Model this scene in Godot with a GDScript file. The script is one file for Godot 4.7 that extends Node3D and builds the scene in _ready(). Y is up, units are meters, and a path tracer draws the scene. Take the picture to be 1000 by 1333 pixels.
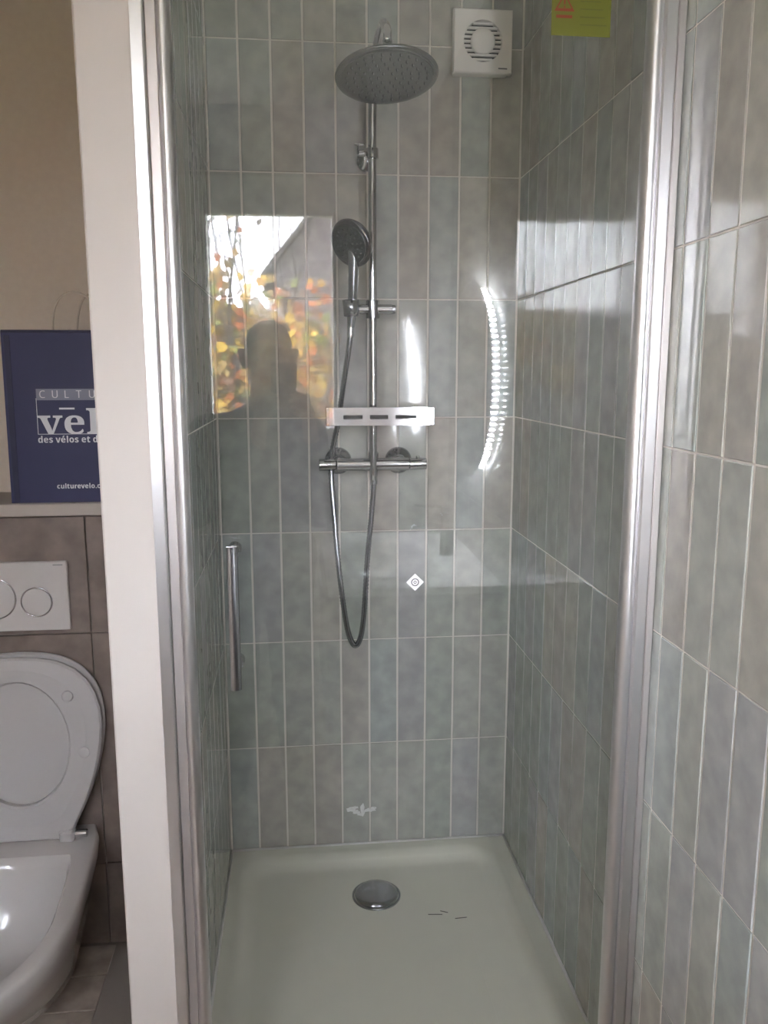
extends Node3D

var rng := RandomNumberGenerator.new()
var M := {}
var taken := {}

# ------------------------------------------------------------------ naming
func numbered(called: String) -> String:
	if not taken.has(called):
		taken[called] = 0
		return called
	taken[called] += 1
	return "%s_%03d" % [called, taken[called]]

func tag(o: Node, label := "", category := "", group := "", kind := "") -> Node:
	if label: o.set_meta("label", label)
	if category: o.set_meta("category", category)
	if group: o.set_meta("group", group)
	if kind: o.set_meta("kind", kind)
	return o

func thing(called: String, label: String, category: String, where := Vector3.ZERO, group := "") -> Node3D:
	var o := Node3D.new()
	o.name = numbered(called)
	o.position = where
	add_child(o, true)
	tag(o, label, category, group)
	return o

func part(called: String, mesh: Mesh, m: Material, parent: Node, where := Vector3.ZERO, turn := Vector3.ZERO) -> MeshInstance3D:
	var o := MeshInstance3D.new()
	if parent == self:
		o.name = numbered(called)
	else:
		var n := called
		var i := 0
		while parent.has_node(n):
			i += 1
			n = "%s_%03d" % [called, i]
		o.name = n
	o.mesh = mesh
	o.material_override = m
	o.position = where
	o.rotation = turn
	o.cast_shadow = GeometryInstance3D.SHADOW_CASTING_SETTING_ON
	parent.add_child(o, true)
	return o

func struct(called: String, mesh: Mesh, m: Material, label: String, category: String, where := Vector3.ZERO) -> MeshInstance3D:
	var o := part(called, mesh, m, self, where)
	tag(o, label, category, "", "structure")
	return o

# ------------------------------------------------------------------ materials
func mat(key: String, c: Color, rough := 0.5, metal := 0.0, spec := 0.5) -> StandardMaterial3D:
	var m := StandardMaterial3D.new()
	m.resource_name = key
	m.albedo_color = c
	m.roughness = rough
	m.metallic = metal
	m.metallic_specular = spec
	M[key] = m
	return m

func rgb(r: float, g: float, b: float) -> Color:
	return Color(r / 255.0, g / 255.0, b / 255.0)

func noise_tex(freq: float, sd: int, lo: Color, hi: Color, size := 512, octaves := 4) -> NoiseTexture2D:
	var n := FastNoiseLite.new()
	n.seed = sd
	n.frequency = freq
	n.fractal_octaves = octaves
	var t := NoiseTexture2D.new()
	t.width = size
	t.height = size
	t.seamless = true
	t.noise = n
	var g := Gradient.new()
	g.offsets = PackedFloat32Array([0.15, 0.85])
	g.colors = PackedColorArray([lo, hi])
	t.color_ramp = g
	return t

func textured(m: StandardMaterial3D, t: Texture2D, scale: float) -> void:
	m.albedo_texture = t
	m.uv1_triplanar = true
	m.uv1_world_triplanar = true
	m.uv1_scale = Vector3.ONE * scale

func relief(m: StandardMaterial3D, t: Texture2D, cm: float, scale: float) -> void:
	m.heightmap_enabled = true
	m.heightmap_texture = t
	m.heightmap_scale = cm
	m.uv1_triplanar = true
	m.uv1_world_triplanar = true
	m.uv1_scale = Vector3.ONE * scale

func make_materials() -> void:
	mat("chrome", rgb(205, 206, 210), 0.07, 1.0)
	mat("chrome_soft", rgb(170, 171, 176), 0.2, 1.0)
	mat("nozzle_grey", rgb(70, 71, 74), 0.45)
	mat("shower_face", rgb(88, 89, 93), 0.16, 0.9)
	mat("aluminium", rgb(226, 224, 226), 0.33, 1.0)
	mat("aluminium_dull", rgb(190, 184, 182), 0.45, 0.85)
	mat("seal", rgb(96, 88, 86), 0.5)
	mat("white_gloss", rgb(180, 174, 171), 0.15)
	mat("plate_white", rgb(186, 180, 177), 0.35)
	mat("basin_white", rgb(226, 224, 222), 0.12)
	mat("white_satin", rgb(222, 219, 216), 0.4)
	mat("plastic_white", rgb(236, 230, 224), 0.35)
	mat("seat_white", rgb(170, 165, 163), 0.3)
	mat("grey_print", rgb(120, 118, 120), 0.6)
	mat("dark", rgb(38, 36, 38), 0.5)
	mat("slot", rgb(60, 58, 60), 0.6)
	mat("grout", rgb(216, 210, 202), 0.85)
	mat("grout_dark", rgb(140, 130, 122), 0.85)
	mat("tray", rgb(217, 215, 201), 0.3)
	mat("chrome_dark", rgb(112, 112, 116), 0.25, 1.0)
	mat("scuff", rgb(92, 88, 84), 0.7)
	mat("mirror", rgb(225, 228, 228), 0.015, 1.0)
	mat("wall_white", rgb(202, 193, 188), 0.75)
	mat("wall_greige", rgb(206, 193, 179), 0.8)
	mat("ceiling", rgb(226, 222, 214), 0.9)
	mat("cabinet", rgb(112, 108, 104), 0.5)
	mat("bag", rgb(30, 31, 76), 0.55)
	mat("bag_side", rgb(28, 29, 64), 0.6)
	mat("bag_print", rgb(214, 214, 220), 0.6)
	mat("bag_band", rgb(128, 130, 148), 0.6)
	mat("twine", rgb(190, 178, 164), 0.8)
	mat("sticker_yellow", rgb(88, 89, 8), 0.6)
	mat("sticker_text", rgb(78, 78, 14), 0.6)
	mat("sticker_red", rgb(120, 40, 16), 0.6)
	mat("sticker_white", rgb(232, 230, 232), 0.5)
	mat("painted_glint", rgb(225, 225, 222), 0.5)  # pale colour standing in for a specular glint on the tiles
	mat("skin", rgb(176, 128, 106), 0.5)
	mat("hair", rgb(74, 62, 54), 0.8)
	mat("jacket", rgb(38, 38, 46), 0.8)
	mat("trousers", rgb(42, 46, 60), 0.85)
	mat("shoe", rgb(36, 32, 30), 0.5)
	mat("phone", rgb(28, 28, 32), 0.25)
	mat("lens", rgb(12, 12, 16), 0.05)
	mat("bark", rgb(62, 55, 50), 0.9)
	mat("siding", rgb(92, 84, 82), 0.8)
	mat("roof", rgb(58, 52, 51), 0.8)
	mat("ground", rgb(70, 76, 45), 0.95)
	mat("render", rgb(88, 84, 84), 0.85)
	# clear pane: slightly green float glass
	var g := mat("glass", Color(0.16, 0.22, 0.19, 0.035), 0.02)
	g.transparency = BaseMaterial3D.TRANSPARENCY_ALPHA
	g.metallic_specular = 0.5
	var g2 := mat("window_glass", Color(0.2, 0.24, 0.22, 0.02), 0.02)
	g2.transparency = BaseMaterial3D.TRANSPARENCY_ALPHA
	mat("glass_edge", rgb(80, 112, 100), 0.15)
	var led := mat("led", rgb(255, 255, 255), 0.4)
	led.emission_enabled = true
	led.emission = Color(0.93, 0.97, 1.0)
	led.emission_energy_multiplier = LED_GLOW
	# glazed tiles: mottled tone and a hand-made wavy glaze
	var mott := noise_tex(0.012, 11, rgb(232, 232, 231), rgb(255, 254, 252), 512, 5)
	var wave := noise_tex(0.010, 5, Color.BLACK, Color.WHITE, 512, 2)
	var tones := [rgb(182, 182, 176), rgb(182, 177, 171), rgb(176, 179, 173), rgb(177, 181, 179), rgb(187, 183, 175), rgb(180, 179, 179)]
	for i in tones.size():
		var t := mat("tile%d" % i, tones[i], 0.08, 0.0, 0.43)
		textured(t, mott, 2.3)
		relief(t, wave, 0.006, 2.3)
	var grain := noise_tex(0.02, 21, rgb(212, 210, 208), Color.WHITE, 512, 5)
	var alc := [rgb(123, 109, 101), rgb(128, 114, 106)]
	for i in 2:
		textured(mat("stone%d" % i, alc[i], 0.45), grain, 1.1)
	var flo := [rgb(178, 163, 150), rgb(184, 169, 156)]
	for i in 2:
		textured(mat("floor%d" % i, flo[i], 0.5), grain, 1.3)
	textured(M.wall_greige, noise_tex(0.05, 31, rgb(251, 250, 250), Color.WHITE, 256, 3), 3.0)
	mat("ledge", rgb(176, 166, 158), 0.5)
	var lc := [rgb(150, 108, 8), rgb(146, 72, 8), rgb(134, 106, 44), rgb(92, 95, 16), rgb(86, 54, 28), rgb(162, 128, 14)]
	for i in lc.size():
		var m := mat("leaf%d" % i, lc[i], 0.7)
		m.backlight_enabled = true
		m.backlight = Color(0.3, 0.3, 0.3)

# ------------------------------------------------------------------ mesh tools
func tri(st: SurfaceTool, a: Vector3, b: Vector3, c: Vector3, out: Vector3) -> void:
	# front faces run clockwise
	if (b - a).cross(c - a).dot(out) > 0.0:
		var k := b
		b = c
		c = k
	st.add_vertex(a)
	st.add_vertex(b)
	st.add_vertex(c)

func quad(st: SurfaceTool, a: Vector3, b: Vector3, c: Vector3, d: Vector3, out: Vector3) -> void:
	tri(st, a, b, c, out)
	tri(st, a, c, d, out)

func begin(smooth := false) -> SurfaceTool:
	var st := SurfaceTool.new()
	st.begin(Mesh.PRIMITIVE_TRIANGLES)
	st.set_smooth_group(0 if smooth else -1)
	return st

func done(st: SurfaceTool) -> ArrayMesh:
	st.generate_normals()
	return st.commit()

func add_box(st: SurfaceTool, c: Vector3, s: Vector3, r := 0.0) -> void:
	var h := s * 0.5
	r = minf(r, minf(h.x, minf(h.y, h.z)) * 0.95)
	if r <= 0.0:
		for ax in 3:
			for sg in [-1.0, 1.0]:
				var n := Vector3.ZERO
				n[ax] = sg
				var u := Vector3.ZERO
				u[(ax + 1) % 3] = h[(ax + 1) % 3]
				var v := Vector3.ZERO
				v[(ax + 2) % 3] = h[(ax + 2) % 3]
				var o := c + n * h[ax]
				quad(st, o - u - v, o + u - v, o + u + v, o - u + v, n)
		return
	var pt := func(sx: float, sy: float, sz: float, ax: int) -> Vector3:
		var q := Vector3(sx * (h.x - r), sy * (h.y - r), sz * (h.z - r))
		q[ax] = [sx, sy, sz][ax] * h[ax]
		return c + q
	for ax in 3:
		var a1 := (ax + 1) % 3
		var a2 := (ax + 2) % 3
		for sg in [-1.0, 1.0]:
			var n := Vector3.ZERO
			n[ax] = sg
			var p := []
			for k in [[-1.0, -1.0], [1.0, -1.0], [1.0, 1.0], [-1.0, 1.0]]:
				var s3 := [0.0, 0.0, 0.0]
				s3[ax] = sg
				s3[a1] = k[0]
				s3[a2] = k[1]
				p.append(pt.call(s3[0], s3[1], s3[2], ax))
			quad(st, p[0], p[1], p[2], p[3], n)
		for s1 in [-1.0, 1.0]:
			for s2 in [-1.0, 1.0]:
				var n := Vector3.ZERO
				n[a1] = s1
				n[a2] = s2
				var e := []
				for k in [[-1.0, a1], [1.0, a1], [1.0, a2], [-1.0, a2]]:
					var s3 := [0.0, 0.0, 0.0]
					s3[ax] = k[0]
					s3[a1] = s1
					s3[a2] = s2
					e.append(pt.call(s3[0], s3[1], s3[2], k[1]))
				quad(st, e[0], e[1], e[2], e[3], n)
	for sx in [-1.0, 1.0]:
		for sy in [-1.0, 1.0]:
			for sz in [-1.0, 1.0]:
				tri(st, pt.call(sx, sy, sz, 0), pt.call(sx, sy, sz, 1), pt.call(sx, sy, sz, 2), Vector3(sx, sy, sz))

func box(s: Vector3, r := 0.0) -> ArrayMesh:
	var st := begin()
	add_box(st, Vector3.ZERO, s, r)
	return done(st)

func boxes(list: Array, r := 0.0) -> ArrayMesh:
	# list of [lo, hi]
	var st := begin()
	for b in list:
		add_box(st, (b[0] + b[1]) * 0.5, b[1] - b[0], r)
	return done(st)

# lathe about +Y; profile of Vector2(radius, height) from bottom to top (outside), sharp corners where repeated
func add_lathe(st: SurfaceTool, prof: Array, segs: int, xf := Transform3D.IDENTITY) -> void:
	for i in prof.size() - 1:
		var p: Vector2 = prof[i]
		var q: Vector2 = prof[i + 1]
		if p.is_equal_approx(q): continue
		var t := (q - p).normalized()
		var n2 := Vector2(t.y, -t.x)
		for k in segs:
			var a := TAU * k / segs
			var b := TAU * (k + 1) / segs
			var da := Vector3(cos(a), 0, sin(a))
			var db := Vector3(cos(b), 0, sin(b))
			var mid := (da + db).normalized()
			var out := xf.basis * (mid * n2.x + Vector3(0, n2.y, 0))
			var v0 := xf * (da * p.x + Vector3(0, p.y, 0))
			var v1 := xf * (db * p.x + Vector3(0, p.y, 0))
			var v2 := xf * (db * q.x + Vector3(0, q.y, 0))
			var v3 := xf * (da * q.x + Vector3(0, q.y, 0))
			if p.x < 1e-6: tri(st, v0, v2, v3, out)
			elif q.x < 1e-6: tri(st, v0, v1, v2, out)
			else: quad(st, v0, v1, v2, v3, out)

func lathe(prof: Array, segs := 32, smooth := true) -> ArrayMesh:
	var st := begin(smooth)
	add_lathe(st, prof, segs)
	return done(st)

# rounded disc or rod about Y from y0 to y1
func rod_profile(r: float, y0: float, y1: float, b: float) -> Array:
	return [Vector2(0, y0), Vector2(r - b, y0), Vector2(r - b * 0.3, y0 + b * 0.3), Vector2(r, y0 + b), Vector2(r, y1 - b), Vector2(r - b * 0.3, y1 - b * 0.3), Vector2(r - b, y1), Vector2(0, y1)]

func add_rod(st: SurfaceTool, a: Vector3, b: Vector3, r: float, bevel := 0.0015, segs := 20) -> void:
	var y := (b - a).normalized()
	var x := y.cross(Vector3(0.31, 0.17, 0.93)).normalized()
	var z := x.cross(y)
	var l := (b - a).length()
	# shells with hard ends: separate smooth groups for side and caps
	var xf := Transform3D(Basis(x, y, z), a)
	st.set_smooth_group(0)
	add_lathe(st, [Vector2(r, bevel), Vector2(r, l - bevel)], segs, xf)
	st.set_smooth_group(-1)
	add_lathe(st, [Vector2(0, 0), Vector2(r - bevel, 0), Vector2(r, bevel)], segs, xf)
	add_lathe(st, [Vector2(r, l - bevel), Vector2(r - bevel, l), Vector2(0, l)], segs, xf)

func rod(a: Vector3, b: Vector3, r: float, bevel := 0.0015, segs := 20) -> ArrayMesh:
	var st := begin(true)
	add_rod(st, a, b, r, bevel, segs)
	return done(st)

# swept round tube; radii may be one number or one per point
func add_tube(st: SurfaceTool, pts: Array, radii, segs := 12, caps := true) -> void:
	var up := Vector3(0.23, 0.11, 0.97)
	var rings := []
	var n := pts.size()
	for i in n:
		var t: Vector3 = (pts[mini(i + 1, n - 1)] - pts[maxi(i - 1, 0)]).normalized()
		var x: Vector3 = up - t * up.dot(t)
		if x.length() < 0.05:
			x = t.cross(Vector3(1, 0, 0))
		x = x.normalized()
		up = x
		var y := t.cross(x)
		var r: float = radii[i] if radii is Array else radii
		var ring := []
		for k in segs:
			var a := TAU * k / segs
			ring.append(pts[i] + (x * cos(a) + y * sin(a)) * r)
		rings.append(ring)
	for i in n - 1:
		for k in segs:
			var k2 := (k + 1) % segs
			var out: Vector3 = (rings[i][k] + rings[i][k2]) * 0.5 - pts[i]
			quad(st, rings[i][k], rings[i][k2], rings[i + 1][k2], rings[i + 1][k], out)
	if caps:
		for e in [[0, 1], [n - 1, n - 2]]:
			for k in segs:
				tri(st, pts[e[0]], rings[e[0]][k], rings[e[0]][(k + 1) % segs], pts[e[0]] - pts[e[1]])

func tube(pts: Array, radii, segs := 12, caps := true) -> ArrayMesh:
	var st := begin(true)
	add_tube(st, pts, radii, segs, caps)
	return done(st)

func curve(ctrl: Array, steps: int) -> Array:
	var out := []
	var n := ctrl.size()
	for i in n - 1:
		var p0: Vector3 = ctrl[maxi(i - 1, 0)]
		var p1: Vector3 = ctrl[i]
		var p2: Vector3 = ctrl[i + 1]
		var p3: Vector3 = ctrl[mini(i + 2, n - 1)]
		for k in steps:
			out.append(p1.cubic_interpolate(p2, p0, p3, float(k) / steps))
	out.append(ctrl[n - 1])
	return out

# polygon in (x, z) raised from y0 to y1
func extrude(poly: PackedVector2Array, y0: float, y1: float) -> ArrayMesh:
	var st := begin()
	var n := poly.size()
	var ccw := not Geometry2D.is_polygon_clockwise(poly)
	for i in n:
		var p := poly[i]
		var q := poly[(i + 1) % n]
		var t := (q - p).normalized()
		var o := Vector2(t.y, -t.x)
		if not _outward(poly, (p + q) * 0.5, o): o = -o
		quad(st, Vector3(p.x, y0, p.y), Vector3(q.x, y0, q.y), Vector3(q.x, y1, q.y), Vector3(p.x, y1, p.y), Vector3(o.x, 0, o.y))
	var idx := Geometry2D.triangulate_polygon(poly)
	for i in range(0, idx.size(), 3):
		for e in [[y0, -1.0], [y1, 1.0]]:
			tri(st, Vector3(poly[idx[i]].x, e[0], poly[idx[i]].y), Vector3(poly[idx[i + 1]].x, e[0], poly[idx[i + 1]].y), Vector3(poly[idx[i + 2]].x, e[0], poly[idx[i + 2]].y), Vector3(0, e[1], 0))
	return done(st)

func _outward(poly: PackedVector2Array, at: Vector2, dir: Vector2) -> bool:
	return not Geometry2D.is_point_in_polygon(at + dir * 0.0002, poly)

# loft between closed rings of equal length (arrays of Vector3)
func loft(rings: Array, centre: Callable, cap_first: bool, cap_last: bool, inward := false) -> ArrayMesh:
	var st := begin(true)
	var n: int = rings[0].size()
	for i in rings.size() - 1:
		for k in n:
			var k2 := (k + 1) % n
			var m: Vector3 = (rings[i][k] + rings[i + 1][k2]) * 0.5
			var out: Vector3 = m - centre.call(m)
			if inward: out = -out
			quad(st, rings[i][k], rings[i][k2], rings[i + 1][k2], rings[i + 1][k], out)
	for e in [[cap_first, 0, 1], [cap_last, rings.size() - 1, rings.size() - 2]]:
		if e[0]:
			var c := Vector3.ZERO
			for v in rings[e[1]]: c += v
			c /= n
			var c2 := Vector3.ZERO
			for v in rings[e[2]]: c2 += v
			c2 /= n
			var out: Vector3 = (c - c2) * (-1.0 if inward else 1.0)
			for k in n:
				tri(st, c, rings[e[1]][k], rings[e[1]][(k + 1) % n], out)
	return done(st)

func text_mesh(s: String, size_m: float, bold := false, serif := false) -> TextMesh:
	var tm := TextMesh.new()
	var f := SystemFont.new()
	f.font_names = PackedStringArray(["Droid Serif" if serif else "Droid Sans"])
	f.font_weight = 700 if bold else 400
	tm.font = f
	tm.text = s
	tm.font_size = 48
	tm.pixel_size = size_m / 48.0
	tm.depth = 0.0006
	tm.horizontal_alignment = HORIZONTAL_ALIGNMENT_LEFT
	tm.vertical_alignment = VERTICAL_ALIGNMENT_BOTTOM
	return tm

# ------------------------------------------------------------------ flesh: tapered capsules joined smoothly, meshed by surface nets
func flesh(bones: Array, cell: float, k: float) -> ArrayMesh:
	var lo := Vector3.INF
	var hi := -Vector3.INF
	var margin := 3.0 * k + 2.0 * cell
	for b in bones:
		for e in [[b[0], b[2]], [b[1], b[3]]]:
			lo = lo.min(e[0] - Vector3.ONE * (e[1] + margin))
			hi = hi.max(e[0] + Vector3.ONE * (e[1] + margin))
	var nx := int(ceil((hi.x - lo.x) / cell)) + 1
	var ny := int(ceil((hi.y - lo.y) / cell)) + 1
	var nz := int(ceil((hi.z - lo.z) / cell)) + 1
	var g := PackedFloat32Array()
	g.resize(nx * ny * nz)
	g.fill(0.0)
	for b in bones:
		var a: Vector3 = b[0]
		var ab: Vector3 = b[1] - b[0]
		var l2 := maxf(ab.length_squared(), 1e-9)
		var ra: float = b[2]
		var dr: float = b[3] - b[2]
		var sq: Vector3 = b[4] if b.size() > 4 else Vector3.ONE   # squash about the bone
		var big := maxf(b[2], b[3]) * maxf(1.0, maxf(sq.x, maxf(sq.y, sq.z))) + margin
		var blo: Vector3 = (b[0].min(b[1]) - Vector3.ONE * big - lo) / cell
		var bhi: Vector3 = (b[0].max(b[1]) + Vector3.ONE * big - lo) / cell
		for iz in range(maxi(0, int(blo.z)), mini(nz, int(bhi.z) + 1)):
			for iy in range(maxi(0, int(blo.y)), mini(ny, int(bhi.y) + 1)):
				var row := (iz * ny + iy) * nx
				for ix in range(maxi(0, int(blo.x)), mini(nx, int(bhi.x) + 1)):
					var p := lo + Vector3(ix, iy, iz) * cell - a
					var t := clampf(p.dot(ab) / l2, 0.0, 1.0)
					var d := ((p - ab * t) / sq).length() - ra - dr * t
					if d < margin:
						g[row + ix] += exp(-maxf(d, -8.0 * k) / k)
	var id := PackedInt32Array()
	id.resize(nx * ny * nz)
	id.fill(-1)
	var verts := PackedVector3Array()
	var off := [0, 1, nx, nx + 1, nx * ny, nx * ny + 1, nx * ny + nx, nx * ny + nx + 1]
	var cpos := [Vector3(0, 0, 0), Vector3(1, 0, 0), Vector3(0, 1, 0), Vector3(1, 1, 0), Vector3(0, 0, 1), Vector3(1, 0, 1), Vector3(0, 1, 1), Vector3(1, 1, 1)]
	var edges := [[0, 1], [2, 3], [4, 5], [6, 7], [0, 2], [1, 3], [4, 6], [5, 7], [0, 4], [1, 5], [2, 6], [3, 7]]
	for iz in nz - 1:
		for iy in ny - 1:
			for ix in nx - 1:
				var c := (iz * ny + iy) * nx + ix
				var n_in := 0
				for q in 8:
					if g[c + off[q]] > 1.0: n_in += 1
				if n_in == 0 or n_in == 8: continue
				var sum := Vector3.ZERO
				var cnt := 0
				for e in edges:
					var va := g[c + off[e[0]]]
					var vb := g[c + off[e[1]]]
					if (va > 1.0) != (vb > 1.0):
						var da := -k * log(maxf(va, 1e-4))
						var db := -k * log(maxf(vb, 1e-4))
						sum += cpos[e[0]].lerp(cpos[e[1]], da / (da - db))
						cnt += 1
				id[c] = verts.size()
				verts.append(lo + (Vector3(ix, iy, iz) + sum / cnt) * cell)
	var index := PackedInt32Array()
	var st1 := [1, nx, nx * ny]
	for iz in range(1, nz - 1):
		for iy in range(1, ny - 1):
			for ix in range(1, nx - 1):
				var c := (iz * ny + iy) * nx + ix
				var s0 := g[c] > 1.0
				for ax in 3:
					if s0 == (g[c + st1[ax]] > 1.0): continue
					var u: int = st1[(ax + 1) % 3]
					var v: int = st1[(ax + 2) % 3]
					var q0 := id[c - u - v]
					var q1 := id[c - v]
					var q2 := id[c]
					var q3 := id[c - u]
					if q0 < 0 or q1 < 0 or q2 < 0 or q3 < 0: continue
					if s0: index.append_array([q0, q2, q1, q0, q3, q2])
					else: index.append_array([q0, q1, q2, q0, q2, q3])
	var st := SurfaceTool.new()
	st.begin(Mesh.PRIMITIVE_TRIANGLES)
	st.set_smooth_group(0)
	for i in index: st.add_vertex(verts[i])
	st.generate_normals()
	st.index()
	return st.commit()

# ------------------------------------------------------------------ tiles
const PITCH := 0.0775
const ROW := 0.3005
const XR := 0.7777      # face of the right-hand tiles
const GLASS_Z := 0.88
const SKY := 17.0
const LED_LIGHT := 0.0065     # of each of the 96 beads
const EXPOSURE := 3.75
const RT := 0.276          # radius of the tray behind the round mirror
const LED_GLOW := 30.0

var tile_meshes := []

func tile_mesh(w: float, h: float, depth: float, bev: float, wavy: float) -> ArrayMesh:
	var us := [0.0, bev / w, 0.5, 1.0 - bev / w, 1.0]
	var vs := [0.0, bev / h, 0.35, 0.68, 1.0 - bev / h, 1.0]
	var st := begin()
	var g := []
	for j in vs.size():
		var r := []
		for i in us.size():
			var edge := i == 0 or j == 0 or i == us.size() - 1 or j == vs.size() - 1
			var z := depth - (bev * 0.8 if edge else 0.0) + (rng.randf_range(-wavy, wavy) if not edge else 0.0)
			r.append(Vector3((us[i] - 0.5) * w, (vs[j] - 0.5) * h, z))
		g.append(r)
	for j in vs.size() - 1:
		for i in us.size() - 1:
			var rim := i == 0 or j == 0 or i == us.size() - 2 or j == vs.size() - 2
			st.set_smooth_group(-1 if rim else 0)
			quad(st, g[j][i], g[j][i + 1], g[j + 1][i + 1], g[j + 1][i], Vector3.BACK)
	st.set_smooth_group(-1)
	var zb := depth - bev * 0.8
	for e in [[Vector3(-0.5, -0.5, 0), Vector3(0.5, -0.5, 0), Vector3.DOWN], [Vector3(0.5, 0.5, 0), Vector3(-0.5, 0.5, 0), Vector3.UP], [Vector3(-0.5, 0.5, 0), Vector3(-0.5, -0.5, 0), Vector3.LEFT], [Vector3(0.5, -0.5, 0), Vector3(0.5, 0.5, 0), Vector3.RIGHT]]:
		var a := Vector3(e[0].x * w, e[0].y * h, 0)
		var b := Vector3(e[1].x * w, e[1].y * h, 0)
		quad(st, a, b, b + Vector3(0, 0, zb), a + Vector3(0, 0, zb), e[2])
	return done(st)

func tile_wall(wall: Node3D, cols: int, rows: int, origin: Vector3, along: Vector3, yaw: float, mats: Array) -> void:
	for j in rows:
		for i in cols:
			var at := origin + along * (i + 0.5) * PITCH + Vector3(0, (j + 0.5) * ROW, 0)
			var t := part("tile", tile_meshes[rng.randi() % tile_meshes.size()], mats[rng.randi() % mats.size()], wall, at, Vector3(clampf(rng.randfn(0, 0.0016), -0.002, 0.002), yaw + clampf(rng.randfn(0, 0.0045), -0.007, 0.007), 0))
			t.position += t.basis.z * rng.randf_range(-0.0002, 0.0002)

func _ready() -> void:
	rng.seed = 7
	# ------------------------------------------------ camera, sky, exposure
	var cam := Camera3D.new()
	cam.name = "camera"
	cam.fov = rad_to_deg(2.0 * atan(666.5 / 1068.19))
	cam.near = 0.01
	cam.far = 200.0
	var b := Basis(Vector3.UP, -0.104553) * Basis(Vector3.RIGHT, -0.167499) * Basis(Vector3.BACK, -0.000928)
	cam.transform = Transform3D(b, Vector3(0.20503, 1.31636, 2.1405))
	add_child(cam)
	cam.current = true
	var we := WorldEnvironment.new()
	we.name = "world_environment"
	var env := Environment.new()
	env.background_mode = Environment.BG_SKY
	var sm := ProceduralSkyMaterial.new()
	sm.sky_top_color = Color(0.92, 0.95, 1.0)
	sm.sky_horizon_color = Color(0.97, 0.98, 1.0)
	sm.ground_bottom_color = Color(0.36, 0.36, 0.33)
	sm.ground_horizon_color = Color(0.5, 0.5, 0.47)
	sm.sky_energy_multiplier = 1.0
	sm.ground_energy_multiplier = 1.0
	var sky := Sky.new()
	sky.sky_material = sm
	env.sky = sky
	env.background_energy_multiplier = SKY
	env.tonemap_mode = Environment.TONE_MAPPER_LINEAR
	env.tonemap_exposure = EXPOSURE
	env.sdfgi_enabled = true
	env.ssao_enabled = true
	env.ssil_enabled = true
	we.environment = env
	add_child(we)
	make_materials()
	for i in 6:
		tile_meshes.append(tile_mesh(PITCH - 0.0052, ROW - 0.003, 0.008, 0.0011, 0.00025))
	room()
	shower_tray()
	enclosure()
	shower_fittings()
	toilet_corner()
	basin_corner()
	window_and_outside()
	photographer()

const FLOOR := -0.11
const CEIL := 2.404
const ZW := 3.26        # inside face of the window wall
const XL := -0.92

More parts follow.
